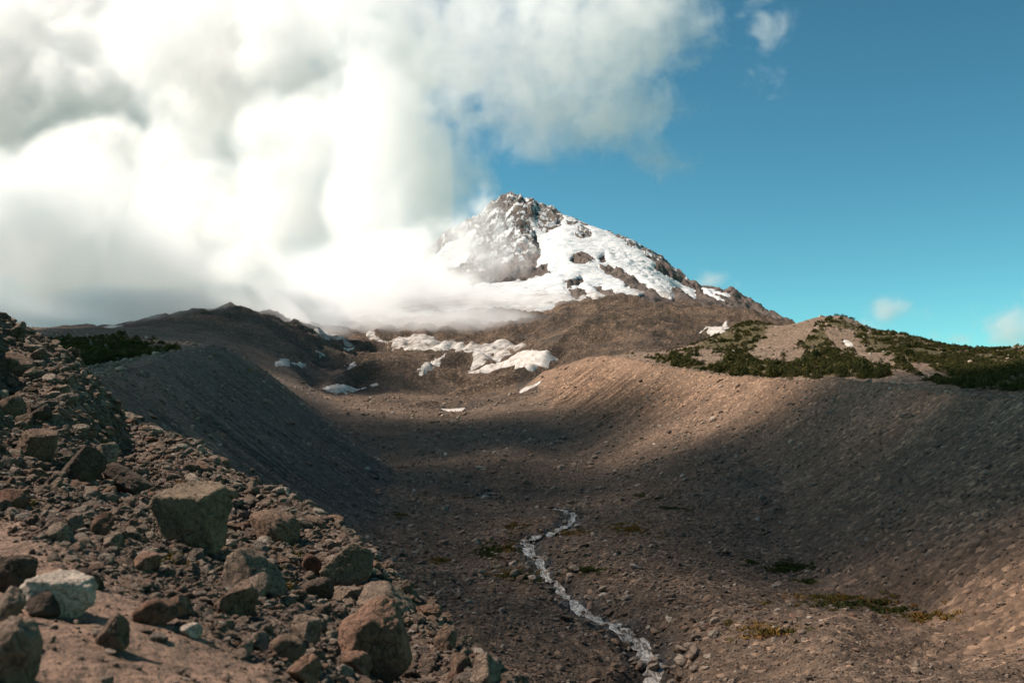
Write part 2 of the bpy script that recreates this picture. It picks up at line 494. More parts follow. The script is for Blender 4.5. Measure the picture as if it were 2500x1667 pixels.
def valley(a, l):
    """height, part index (0 floor, 1 right moraine, 2 left moraine, 3 forest ridge, 4 hills, 5 shoulder hill), flow vector, streak amount"""
    Y = np.exp(l)
    X = a * Y
    base = valley_base(a, l)
    dr, hr, sr, sdr = polyline(X, Y, mor_r)
    gul = fbm(sr / 7.0, dr / 90.0, 4.0, 3, 0.55)
    gul2 = -np.abs(fbm(sr / 4.2, dr / 60.0, 8.0, 2, 0.5))
    # travel goes towards the camera on the right: inner side is the -X side
    inner_r = (sdr > 0)
    stre_r = sstep(2, 14, dr) * (0.35 + 1.3 * sstep(330, 400, Y) * sstep(600, 520, Y))  # stronger along the sunlit stretch, in relief and in painted streaks
    jag = 0.6 * fbm(sr / 9, 0.3, 5.5, 4, 0.6) + 2.6 * fbm(sr / 38, dr / 45, 2.5, 4, 0.55)
    zr = np.where(inner_r, hr + jag - 0.74 * dr + 0.0011 * dr ** 2 + (1.3 * gul + 3.6 * gul2) * stre_r, hr + jag - 0.16 * dr)
    dl, hl, sl_, sdl = polyline(X, Y, mor_l)
    dl = np.sqrt(dl ** 2 + 6.25) - 2.5
    inner_l = (sdl > 0)
    gl = fbm(sl_ / 8.0, dl / 90.0, 14.0, 3, 0.55)
    stre_l = sstep(2, 14, dl)
    zl = np.where(inner_l, hl + 0.7 * fbm(sl_ / 8, 0.2, 1.5, 4, 0.6) + 2.4 * fbm(sl_ / 36, dl / 45, 7.5, 4, 0.55) - 0.80 * dl + 0.0012 * dl ** 2 + (1.2 * gl - 0.8 * np.abs(fbm(sl_ / 5, dl / 70, 3.3, 2))) * stre_l, hl - 0.22 * dl)
    zr = np.where((dr > 150), -1e3, zr)
    zl = np.where((dl > 150), -1e3, zl)
    z = smax(base, zr, 2.5)
    part = np.where(zr > base, 1, 0)
    part = np.where((part == 0) & (Y > 560 + 160 * fbm(X / 50, Y / 80, 6.0, 5, 0.6)), 4, part)
    z2 = smax(z, zl, 2.5)
    part = np.where(zl > z, 2, part)
    z = z2
    right = (~inner_r) & (dr < 900) & (a > 0.05) & (Y < 820) & (part != 1)
    part = np.where(right, 3, part)
    left = (a < -0.17 + 0.09 * fbm(X / 60, Y / 90, 4.0, 5, 0.6) * 2) & (Y > 200 + 60 * fbm(X / 25, Y / 25, 9.0, 4, 0.6)) & (part != 2) & (part != 1)
    part = np.where(left, 5, part)
    warm = sstep(-6, 7, zr - base + 5 * fbm(X / 12, Y / 12, 3.0, 4, 0.6))
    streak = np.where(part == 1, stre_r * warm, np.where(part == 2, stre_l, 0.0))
    fl = np.stack([np.where(part == 2, sl_, sr), np.where(part == 2, dl, dr), 0 * dr], -1)
    return z, part, fl, streak, warm

# near slope the camera stands on
RIM = [(-250, 690, 26), (-100, 740, 26.5), (0, 785, 27), (60, 830, 27.5), (130, 882, 28), (200, 935, 28.5), (270, 1003, 28.5), (330, 1055, 28), (400, 1095, 27.3), (470, 1124, 26.5), (560, 1188, 25.5), (700, 1258, 23.5), (800, 1318, 21.5), (900, 1388, 19), (1000, 1468, 16.5), (1100, 1558, 14.2), (1220, 1667, 12), (1400, 1850, 9.6), (1700, 2150, 7.2)]
FG = [(0, 1667, 5.2), (300, 1667, 5.7), (600, 1667, 6.7), (850, 1667, 8.4), (1050, 1667, 10), (0, 1450, 7.2), (0, 1300, 10.5), (150, 1350, 9.4), (300, 1450, 8.2), (450, 1350, 12.2), (600, 1450, 10.6), (800, 1500, 11.6),
      (100, 1180, 14.5), (300, 1210, 15.6), (0, 1050, 17.5), (0, 900, 22), (150, 1010, 20), (300, 1090, 23), (400, 1160, 20), (600, 1255, 19), (800, 1400, 15.3), (930, 1520, 12.4),
      (0, 2300, 2.3), (600, 2300, 2.7), (1200, 2300, 4.2), (-400, 2000, 3), (1500, 2700, 4), (-500, 1300, 9), (-500, 900, 18)]
fg_ctl = ctl(RIM) + ctl(FG)
for px, py, D in RIM:
    a, t = at(px, py)
    for k, dz in ((1.22, 0.85), (1.7, 0.9)):
        fg_ctl.append((float(a), math.log(D * k), float((t * D - dz * D * (k - 1)) / (D * k))))
tps_fg = TPS(fg_ctl, 2e-4)

PATH = [(-400, 1250), (0, 1262), (120, 1322), (260, 1392), (420, 1475), (540, 1545), (640, 1605), (720, 1667), (850, 1800), (300, 2400), (-400, 2400)]

def near_slope(a, l):
    Y = np.exp(l)
    X = a * Y
    z = tps_fg(a, l) * Y
    z = z + 0.16 * fbm(X / 1.7, Y / 1.7, 0.0, 5, 0.55) + 0.25 * fbm(X / 5, Y / 5, 2.0, 2)
    px, py = to_px(X, Y, z)
    soil = sstep(-25, 45, polydist(px, py, PATH) + 25 * fbm(X / 1.2, Y / 1.2, 7.0, 3))
    z = z + (1 - soil) * 0.09 * fbm(X / 0.35, Y / 0.35, 4.0, 3, 0.6) + soil * 0.018 * fbm(X / 0.12, Y / 0.12, 4.0, 3, 0.6)
    return z, soil

# ------------------------------------------------------------------ terrain: grids
class Grid:
    def __init__(self, a0, a1, na, y0, y1, nl):
        self.a = np.linspace(a0, a1, na)
        self.l = np.linspace(math.log(y0), math.log(y1), nl)
        self.A, self.L = np.meshgrid(self.a, self.l, indexing='ij')
        self.Y = np.exp(self.L)
        self.X = self.A * self.Y
    def setz(self, z):
        self.Z = z
        self.T = z / self.Y
    def height(self, X, Y):
        a = np.asarray(X, float) / Y
        l = np.log(Y)
        return self.zal(a, l)
    def zal(self, a, l):
        i = np.clip((a - self.a[0]) / (self.a[1] - self.a[0]), 0, len(self.a) - 1.001)
        j = np.clip((l - self.l[0]) / (self.l[1] - self.l[0]), 0, len(self.l) - 1.001)
        i0, j0 = i.astype(int), j.astype(int)
        u, v = i - i0, j - j0
        Z = self.Z
        return Z[i0, j0] * (1 - u) * (1 - v) + Z[i0 + 1, j0] * u * (1 - v) + Z[i0, j0 + 1] * (1 - u) * v + Z[i0 + 1, j0 + 1] * u * v
    def pick(self, arr, a, l):
        i = np.clip(np.rint((a - self.a[0]) / (self.a[1] - self.a[0])).astype(int), 0, len(self.a) - 1)
        j = np.clip(np.rint((l - self.l[0]) / (self.l[1] - self.l[0])).astype(int), 0, len(self.l) - 1)
        return arr[i, j]
    def hit(self, px, py, after=0.0):
        """first point of this ground on the ray through a photo pixel"""
        a, t = at(px, py)
        i = float(np.clip((a - self.a[0]) / (self.a[1] - self.a[0]), 0, len(self.a) - 1.001))
        i0 = int(i)
        col = self.T[i0] * (1 - (i - i0)) + self.T[i0 + 1] * (i - i0)
        ok = np.nonzero((col >= t) & (self.Y[0] > after))[0]
        if len(ok) == 0:
            return None
        j = ok[0]
        l = self.l[j]
        if j > 0 and col[j] > col[j - 1]:
            l = self.l[j - 1] + (t - col[j - 1]) / (col[j] - col[j - 1]) * (self.l[j] - self.l[j - 1]) if col[j - 1] < t else l
        Y = math.exp(l)
        return float(a * Y), Y, float(t * Y)
    def normal(self, X, Y, e=None):
        e = e if e is not None else 0.01 * Y
        dx = (self.height(X + e, Y) - self.height(X - e, Y)) / (2 * e)
        dy = (self.height(X, Y + e) - self.height(X, Y - e)) / (2 * e)
        n = np.stack([-dx, -dy, np.ones_like(dx)], -1)
        return n / np.linalg.norm(n, axis=-1, keepdims=True)

gv = Grid(-0.76, 0.76, 740, 42, 1500, 740)
zv, partv, flowv, streakv, warmv = valley(gv.A, gv.L)
# stream bed
STREAM = [[(1585, 1720), (1592, 1667), (1600, 1625), (1585, 1590), (1562, 1560), (1520, 1525), (1455, 1498), (1405, 1465), (1365, 1425), (1335, 1400), (1320, 1375), (1292, 1340), (1292, 1325), (1278, 1312), (1310, 1300), (1360, 1288), (1392, 1268), (1400, 1250), (1380, 1242), (1348, 1236)],
          [(1175, 1212), (1185, 1205), (1197, 1197)]]
gv.setz(zv)
stream_pts = []
for line in STREAM:
    w = []
    for px, py in line:
        h = gv.hit(px, py)
        if h:
            w.append(h)
    stream_pts.append(dense(w, 8))
wetv = np.zeros(gv.X.shape)
for w in stream_pts:
    d, hz, ss, sd = polyline(gv.X, gv.Y, w)
    wetv = np.maximum(wetv, 1 - sstep(1.4, 3.4, d + 1.2 * fbm(gv.X / 2, gv.Y / 2, 5.0, 3)))
    bed = sstep(0, 1, np.clip(1.6 - d / 2.2, 0, 1))
    zv = zv + (d < 6) * (-0.75 * bed + 0.42 * bed * fbm(gv.X / 1.3, gv.Y / 1.3, 2.0, 3, 0.6))
gv.setz(zv)

gm = Grid(-0.30, 0.46, 600, 1430, 3400, 440)
zm = tps_val(gm.A, gm.L) * gm.Y
# ------------------------------------------------------------------ mountain: snow cover and crags
def zp(rows, ox, oy, k):
    return [(ox + x * k, oy + y * k) for x, y in rows]
K7 = 1000 / 2352
SNOW = [zp(r, 900, 430, K7) for r in [
    [(600, 300), (555, 345), (470, 385), (400, 440), (320, 515), (420, 535), (540, 510), (590, 460), (580, 400), (625, 330)],
    [(940, 290), (1010, 330), (1100, 290), (1120, 228), (1230, 275), (1300, 300), (1420, 348), (1480, 390), (1570, 440), (1600, 480), (1645, 500), (1640, 535), (1705, 575), (1800, 620), (1870, 665), (1893, 710), (1830, 690), (1770, 650), (1745, 718), (1620, 655), (1560, 615), (1470, 560), (1440, 545), (1340, 525), (1300, 500), (1180, 510), (1150, 530), (1090, 545), (1000, 565), (955, 540), (990, 445), (965, 380)],
    [(1100, 545), (1180, 505), (1310, 502), (1330, 545), (1400, 580), (1450, 600), (1480, 640), (1590, 680), (1540, 702), (1440, 675), (1380, 690), (1330, 705), (1290, 745), (1200, 760), (1100, 790), (1080, 850), (980, 930), (600, 960), (0, 920), (-100, 700), (150, 580), (310, 520), (330, 540), (420, 600), (560, 600), (700, 620), (900, 600), (1000, 580)],
    [(1905, 640), (1990, 655), (2080, 690), (2060, 700), (1960, 665), (2000, 700), (2075, 740), (1990, 715), (1920, 680)],
    [(1668, 735), (1700, 730), (1745, 735), (1735, 750), (1690, 748)],
    [(1705, 792), (1725, 795), (1765, 822), (1750, 826), (1722, 815)],
]]
ROCK = [zp(r, 900, 430, K7) for r in [
    [(1125, 615), (1190, 598), (1225, 575), (1240, 600), (1200, 640), (1140, 648)],
    [(1145, 658), (1200, 650), (1250, 675), (1250, 700), (1190, 712), (1160, 690)],
    [(1275, 640), (1330, 636), (1400, 660), (1420, 690), (1370, 690), (1310, 665)],
    [(1155, 480), (1200, 448), (1240, 450), (1300, 490), (1240, 500), (1180, 512)],
    [(1180, 350), (1200, 300), (1235, 285), (1275, 310), (1285, 355), (1220, 372)],
    [(1325, 540), (1380, 515), (1450, 545), (1480, 590), (1560, 620), (1590, 660), (1540, 660), (1470, 630), (1440, 590), (1360, 565)],
    [(1745, 655), (1790, 650), (1840, 690), (1820, 720), (1760, 715)],
    [(1130, 268), (1160, 262), (1215, 275), (1150, 285)],
    [(300, 560), (370, 530), (430, 580), (420, 640), (340, 650)],
    [(530, 560), (640, 540), (680, 600), (600, 640)],
    [(90, 700), (140, 700), (140, 770), (90, 760)],
    [(1250, 705), (1280, 705), (1275, 722), (1255, 720)],
    [(960, 540), (1020, 500), (1040, 555), (1000, 580), (960, 570)],
    [(1320, 470), (1350, 450), (1365, 490), (1340, 505)],
    [(880, 920), (1000, 860), (1010, 900), (960, 940)],
    [(550, 970), (700, 910), (760, 950), (650, 985)],
]]
px_m, py_m = to_px(gm.X, gm.Y, zm)
wx = px_m + 9 * fbm(gm.X / 45, gm.Y / 60, zm / 45, 4, 0.6)
wy = py_m + 9 * fbm(gm.X / 45 + 40, gm.Y / 60, zm / 45, 4, 0.6)
sn = np.full(gm.X.shape, -99.0)
for p in SNOW:
    sn = np.maximum(sn, polydist(wx, wy, p))
for p in ROCK:
    sn = np.minimum(sn, -polydist(wx, wy, p))
sn = np.where(px_m > 1080, sn, np.maximum(sn, np.where(py_m > 655, 30, -99)))
snow = sstep(-1.5, 2.0, sn)
# crags: ridged relief on rock, smooth crevassed relief on snow
low = sstep(1500, 1800, gm.Y)
warp = 25 * fbm(gm.X / 120, gm.Y / 120, 5.0, 3)
crag = fbm((gm.X + warp) / 55, gm.Y / 140, 1.0, 6, 0.58, ridged=True) - 0.58
crag2 = fbm((gm.X + warp) / 16, gm.Y / 45, 7.0, 4, 0.6, ridged=True) - 0.55
rockamp = (1 - snow)
zm = zm + rockamp * (9 + 17 * low) * crag + rockamp * 6 * crag2 + (1 - snow) * 4 * sstep(0, 14, -sn)
ice = fbm(gm.X / 40, gm.Y / 22 + zm / 30, 3.0, 5, 0.55, ridged=True)
zm = zm + snow * (4.5 * ice + 6 * fbm(gm.X / 90, gm.Y / 80, 9.0, 3) + 2.5 * sstep(0, 10, sn))
# crevassed ice falls
FALL = zp([(1400, 400), (1600, 470), (1700, 580), (1890, 700), (1740, 715), (1560, 600), (1440, 530), (1300, 380)], 900, 430, K7)
fall = sstep(0, 15, polydist(px_m, py_m, FALL)) * snow
zm = zm - fall * 14 * np.maximum(0, fbm(gm.X / 25 + 0.8 * fbm(gm.X / 60, gm.Y / 60, 2), gm.Y / 12, 6.0, 3, 0.5, ridged=True) - 0.35)
# lower end dives under the valley mesh
zm = zm - 14 * (1 - sstep(1430, 1500, gm.Y))
gm.setz(zm)

def rock_colors(k, p, cols, s1, s2):
    n = k.noise(p, s1, 6, 0.62)
    c = k.ramp(n, [(0.3, cols[0]), (0.5, cols[1]), (0.7, cols[2])])
    n2 = k.noise(p, s2, 5, 0.7)
    return k.mix(0.7, c, k.ramp(n2, [(0.3, (0.45, 0.45, 0.47)), (0.55, (1, 1, 1)), (0.75, (1.5, 1.48, 1.45))]), 'MULTIPLY'), n2

k = NT('mountain_rock_and_snow')
p = k.pos()
rc, rn = rock_colors(k, p, [(0.075, 0.062, 0.058), (0.13, 0.105, 0.092), (0.17, 0.135, 0.115)], 0.012, 0.12)
sm = k.attr('snow')
dust = k.noise(k.pos((1, 1, 0.35)), 0.06, 7, 0.7)
fac = k.math('ADD', sm, k.math('MULTIPLY', k.math('SUBTRACT', dust, 0.5), 0.9))
fac = k.ramp(fac, [(0.44, (0, 0, 0)), (0.53, (1, 1, 1))])
up = k.n('SeparateXYZ')
k.l(k.n('NewGeometry').outputs['Normal'], up.inputs[0])
pock = k.math('MULTIPLY', k.attr('pocket'), k.noise(k.pos((1.0, 0.5, 0.45)), 0.055, 7, 0.72, 0.6))
fac2 = k.ramp(pock, [(0.475, (0, 0, 0)), (0.55, (1, 1, 1))])
fac = k.math('MAXIMUM', fac, fac2)
snowc = k.ramp(k.noise(k.pos((1, 1, 3.0)), 0.05, 6, 0.65), [(0.3, (0.30, 0.37, 0.42)), (0.48, (0.48, 0.51, 0.53)), (0.66, (0.64, 0.64, 0.64))])
dirty = k.attr('dirt')
snowc = k.mix(k.ramp(k.math('MULTIPLY', dirty, k.noise(k.pos((0.4, 1, 1)), 0.08, 6, 0.7)), [(0.35, (0, 0, 0)), (0.65, (1, 1, 1))]), snowc, (0.22, 0.19, 0.17))
col = k.mix(fac, rc, snowc)
h = k.math('ADD', k.math('MULTIPLY', rn, k.math('SUBTRACT', 7.0, k.math('MULTIPLY', fac, 6.0))), k.math('MULTIPLY', k.noise(p, 0.3, 5, 0.6), 1.4))
m_mountain = k.done(col, k.bump(h, 1.0, 1.0))

def grid_object(name, g, mat, extra=None, mask=None, smooth=True):
    v = np.stack([g.X, g.Y, g.Z], -1).reshape(-1, 3)
    f = grid_faces(*g.X.shape)
    if mask is not None:
        f = f[mask]
        used, inv = np.unique(f, return_inverse=True)
        f = inv.reshape(f.shape)
        v = v[used]
    else:
        used = None
    m = mesh_arrays(name, v, f, smooth)
    for nm, arr in (extra or {}).items():
        arr = arr.reshape(-1, arr.shape[-1]) if arr.ndim == 3 else arr.ravel()
        set_attr(m, nm, arr if used is None else arr[used])
    return link(name, m, mat)

pocket = (1 - snow) * sstep(1900, 2200, gm.Y) * (px_m < 1700)
pxm, pym = to_px(gm.X, gm.Y, gm.Z)
dirt = sstep(1800, 1550, gm.Y)
tag(grid_object('mountain', gm, m_mountain, {'snow': snow, 'pocket': pocket, 'dirt': dirt}),
    'snow and glacier covered volcanic peak with dark rock ribs', kind='structure')

# ------------------------------------------------------------------ valley ground
veg_polys = [
    [(1535, 866), (1600, 868), (1680, 850), (1760, 800), (1830, 775), (1890, 785), (1870, 830), (1830, 870), (1900, 880), (1975, 810), (2000, 780), (2060, 772), (2120, 800), (2250, 815), (2400, 850), (2520, 846), (2520, 960), (2300, 945), (2200, 900), (2150, 925), (1900, 925), (1750, 915), (1650, 900)],
    [(80, 830), (300, 815), (430, 845), (440, 860), (330, 880), (230, 905), (180, 915), (130, 880)],
    [(420, 880), (480, 862), (520, 850), (500, 870), (440, 892)],
]
bare_polys = [
    [(1850, 840), (1900, 790), (1970, 790), (1990, 800), (1960, 830), (1930, 850), (1890, 872), (1860, 865)],
    [(2020, 800), (2080, 810), (2110, 850), (2060, 855), (2030, 840)],
    [(1690, 880), (1720, 855), (1770, 865), (1740, 890)],
    [(2080, 860), (2170, 865), (2200, 900), (2290, 940), (2200, 910), (2100, 880)],
    [(1890, 880), (1960, 850), (1975, 860), (1930, 890)],
    [(2200, 880), (2260, 890), (2330, 925), (2260, 925)],
]
pxv, pyv = to_px(gv.X, gv.Y, gv.Z)
veg = np.full(gv.X.shape, -99.0)
for p in veg_polys:
    veg = np.maximum(veg, polydist(pxv, pyv, p))
for p in bare_polys:
    veg = np.minimum(veg, -polydist(pxv, pyv, p))
veg = sstep(-6, 14, veg + 9 * fbm(gv.X / 14, gv.Y / 14, 2.0, 3)) * ((partv == 3) | (partv == 5))

m_floor = ground_material('valley_rubble', (0.095, 0.070, 0.052), (0.165, 0.118, 0.086), 0.7, flow=True, speck=0.7, bump=0.8, warm=((0.19, 0.125, 0.086), (0.28, 0.187, 0.13)), wet=True)  # floor, left moraine and hill tones lowered: shade put into their colour
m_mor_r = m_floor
m_mor_l = ground_material('shade_darkened_scree', (0.11, 0.086, 0.071), (0.15, 0.118, 0.096), 0.75, flow=True, speck=0.6, bump=0.55)  # darker base tone holds part of this wall's shade
m_ridge = ground_material('ridge_soil', (0.19, 0.138, 0.10), (0.27, 0.20, 0.15), 1.0, veg=((0.05, 0.045, 0.018), (0.125, 0.098, 0.045)), speck=0.6)
m_hill = ground_material('hill_rock', (0.085, 0.062, 0.046), (0.175, 0.124, 0.088), 2.0, speck=0.6, crags=(0.062, 0.050, 0.042))
m_shoulder = ground_material('shoulder_hill_rock', (0.085, 0.065, 0.053), (0.135, 0.105, 0.086), 1.6, veg=((0.014, 0.018, 0.007), (0.035, 0.035, 0.012)), speck=0.5)
fp = partv[:-1, :-1].ravel()
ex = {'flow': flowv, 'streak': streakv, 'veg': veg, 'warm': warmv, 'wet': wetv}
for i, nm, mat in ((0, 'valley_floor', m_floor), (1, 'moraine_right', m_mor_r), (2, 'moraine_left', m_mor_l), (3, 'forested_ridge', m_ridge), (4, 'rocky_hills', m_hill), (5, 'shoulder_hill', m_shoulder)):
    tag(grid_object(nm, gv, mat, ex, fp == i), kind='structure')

# ------------------------------------------------------------------ near slope
gf = Grid(-1.1, 0.9, 760, 1.6, 46, 480)
zf, soil = near_slope(gf.A, gf.L)
gf.setz(zf)
k = NT('stony_soil')
p = k.pos()
sa = k.attr('soil')
base = k.ramp(k.noise(p, 1.2, 6, 0.62), [(0.3, (0.105, 0.078, 0.06)), (0.7, (0.175, 0.125, 0.095))])
soilc = k.ramp(k.noise(p, 3.0, 8, 0.7), [(0.3, (0.115, 0.074, 0.053)), (0.55, (0.20, 0.13, 0.094)), (0.8, (0.27, 0.18, 0.132))])
vv = k.n('TexVoronoi')
k.l(p, vv.inputs['Vector'])
vv.inputs['Scale'].default_value = 16
sep = k.n('SeparateColor')
k.l(vv.outputs['Color'], sep.inputs[0])
tone = k.ramp(sep.outputs[0], [(0.0, (0.5, 0.5, 0.5)), (0.7, (1, 1, 1)), (1.0, (1.7, 1.65, 1.6))])
base = k.mix(0.6, base, tone, 'MULTIPLY')
col = k.mix(sa, base, soilc)
peb = k.math('MULTIPLY', k.math('SUBTRACT', 0.6, vv.outputs['Distance']), k.math('MULTIPLY', sep.outputs[1], k.math('SUBTRACT', 0.06, k.math('MULTIPLY', sa, 0.045))))
h = k.math('ADD', peb, k.math('ADD', k.math('MULTIPLY', k.noise(p, 14, 6, 0.65), 0.06), k.math('MULTIPLY', k.noise(p, 3.2, 4, 0.6), 0.16)))
m_near = k.done(col, k.bump(h, 1.0, 1.0))
tag(grid_object('near_slope', gf, m_near, {'soil': soil}), kind='structure')
# ------------------------------------------------------------------ stones
def ico(sub):
    bm = bmesh.new()
    bmesh.ops.create_icosphere(bm, subdivisions=sub, radius=1.0)
    v = np.array([q.co[:] for q in bm.verts])
    f = np.array([[q.index for q in fc.verts] for fc in bm.faces])
    bm.free()
    return v / np.linalg.norm(v, axis=1)[:, None], f
ICO = {s: ico(s) for s in (1, 2, 3, 4, 5)}

def rock_shape(seed, sub=3, planes=11, sharp=40.0, rough=0.06, dims=(1, 0.8, 0.65), cuts=None):
    """a broken block: the unit ball cut by random planes (soft minimum), then weathered"""
    r = np.random.default_rng(seed)
    v, f = ICO[sub]
    n = r.normal(size=(planes, 3))
    n /= np.linalg.norm(n, axis=1)[:, None]
    d = r.uniform(0.40, 0.86, planes)
    if cuts:
        n = np.vstack([n, [np.array(c[:3]) / np.linalg.norm(c[:3]) for c in cuts]])
        d = np.concatenate([d, [c[3] for c in cuts]])
    dot = v @ n.T
    rad = np.where(dot > 0.05, d[None] / np.maximum(dot, 0.05), 9.0)
    rad = np.concatenate([rad, np.ones((len(v), 1))], 1)
    s = -np.log(np.exp(-sharp * rad).sum(1)) / sharp
    o = r.uniform(0, 50, 3)
    for q in range({1: 4, 2: 5, 3: 6, 4: 10, 5: 14}[sub]):      # chips: small flat breaks all over
        nn = r.normal(size=3)
        nn /= np.linalg.norm(nn)
        pn = (v @ nn) * s
        d_ = pn.max() * r.uniform(0.86, 0.96)
        s = np.where(pn > d_, s * d_ / np.maximum(pn, 1e-6), s)
    p = v * s[:, None]
    if sub >= 4:      # chipped faces and cracks
        q1 = fbm(p[:, 0] * 3.1 + o[2], p[:, 1] * 3.1 + o[0], p[:, 2] * 3.1 + o[1], 4, 0.55, ridged=True)
        q2 = fbm(p[:, 0] * 2.2 + o[1], p[:, 1] * 2.2 + o[0], p[:, 2] * 2.2 + o[2], 3, 0.5)
        s = s * (1 - 0.05 * np.maximum(q1 - 0.35, 0) / 0.4 + 0.045 * (np.floor(q2 * 5) / 5))
    s = s * (1 + rough * 1.6 * fbm(p[:, 0] * 1.8 + o[0], p[:, 1] * 1.8 + o[1], p[:, 2] * 1.8 + o[2], 3)
             + rough * fbm(p[:, 0] * 6 + o[1], p[:, 1] * 6 + o[2], p[:, 2] * 6 + o[0], 4, 0.6))
    return v * s[:, None] * np.array(dims), f

def rock_material(name, cols, fine=6.0, lichen=0.0):
    """cols: dark, mid, pale; each stone takes its own tone"""
    k = NT(name)
    tc = k.n('TexCoord').outputs['Object']
    rnd = k.n('ObjectInfo').outputs['Random']
    tone = k.ramp(rnd, [(i / (len(cols) - 1), c) for i, c in enumerate(cols)])
    n1 = k.noise(tc, fine * 0.35, 5, 0.6)
    n2 = k.noise(tc, fine * 2.2, 6, 0.7)
    c = k.mix(0.75, tone, k.ramp(n1, [(0.3, (0.55, 0.53, 0.52)), (0.5, (1, 1, 1)), (0.72, (1.4, 1.38, 1.34))]), 'MULTIPLY')
    c = k.mix(0.85, c, k.ramp(n2, [(0.30, (0.30, 0.29, 0.28)), (0.47, (0.95, 0.95, 0.95)), (0.72, (1.5, 1.47, 1.42))]), 'MULTIPLY')
    wv = k.n('VectorMath', operation='ADD')
    wn_ = k.n('TexNoise')
    k.l(tc, wn_.inputs['Vector'])
    wn_.inputs['Scale'].default_value = fine * 0.5
    k.l(tc, wv.inputs[0])
    k.l(wn_.outputs['Color'], wv.inputs[1])
    crk = k.voro(wv.outputs[0], fine * 0.22, 'Distance', 'DISTANCE_TO_EDGE')
    ck = k.ramp(crk, [(0.0, (0.35, 0.34, 0.33)), (0.035, (1, 1, 1))])
    c = k.mix(0.8, c, ck, 'MULTIPLY')
    if lichen:
        c = k.mix(k.ramp(k.noise(tc, fine * 0.8, 6, 0.7), [(0.55, (0, 0, 0)), (0.68, (lichen, lichen, lichen))]), c, (0.23, 0.20, 0.12))
    h = k.math('ADD', k.math('MULTIPLY', n2, 0.65 / fine), k.math('MULTIPLY', k.noise(tc, fine * 8, 4, 0.7), 0.22 / fine))
    h = k.math('ADD', h, k.math('MULTIPLY', n1, 0.5 / fine))
    h = k.math('ADD', h, k.math('MULTIPLY', k.math('MINIMUM', crk, 0.06), 3.0 / fine))
    return k.done(c, k.bump(h, 1.0, 1.0))

STONE = [(0.13, 0.097, 0.076), (0.23, 0.165, 0.122), (0.29, 0.222, 0.172), (0.26, 0.155, 0.107), (0.22, 0.18, 0.15), (0.38, 0.305, 0.245), (0.24, 0.17, 0.125), (0.55, 0.46, 0.385)]
m_stone = rock_material('loose_stone', STONE, 2.5)
m_brown = rock_material('brown_boulder', [(0.155, 0.105, 0.075), (0.185, 0.125, 0.09)], 9.0)
m_red = rock_material('reddish_boulder', [(0.20, 0.12, 0.085), (0.225, 0.135, 0.095)], 9.0)
m_grey = rock_material('grey_boulder', [(0.20, 0.148, 0.112), (0.235, 0.175, 0.134)], 9.0)
m_dark = rock_material('dark_boulder', [(0.078, 0.054, 0.041), (0.10, 0.07, 0.053)], 9.0)
m_green = rock_material('lichened_boulder', [(0.185, 0.138, 0.098), (0.205, 0.152, 0.108)], 10.0, 0.2)
m_pale = rock_material('pale_boulder', [(0.44, 0.37, 0.31), (0.50, 0.42, 0.355)], 14.0)
m_rust = rock_material('rust_boulder', [(0.135, 0.075, 0.05), (0.155, 0.085, 0.058)], 9.0)

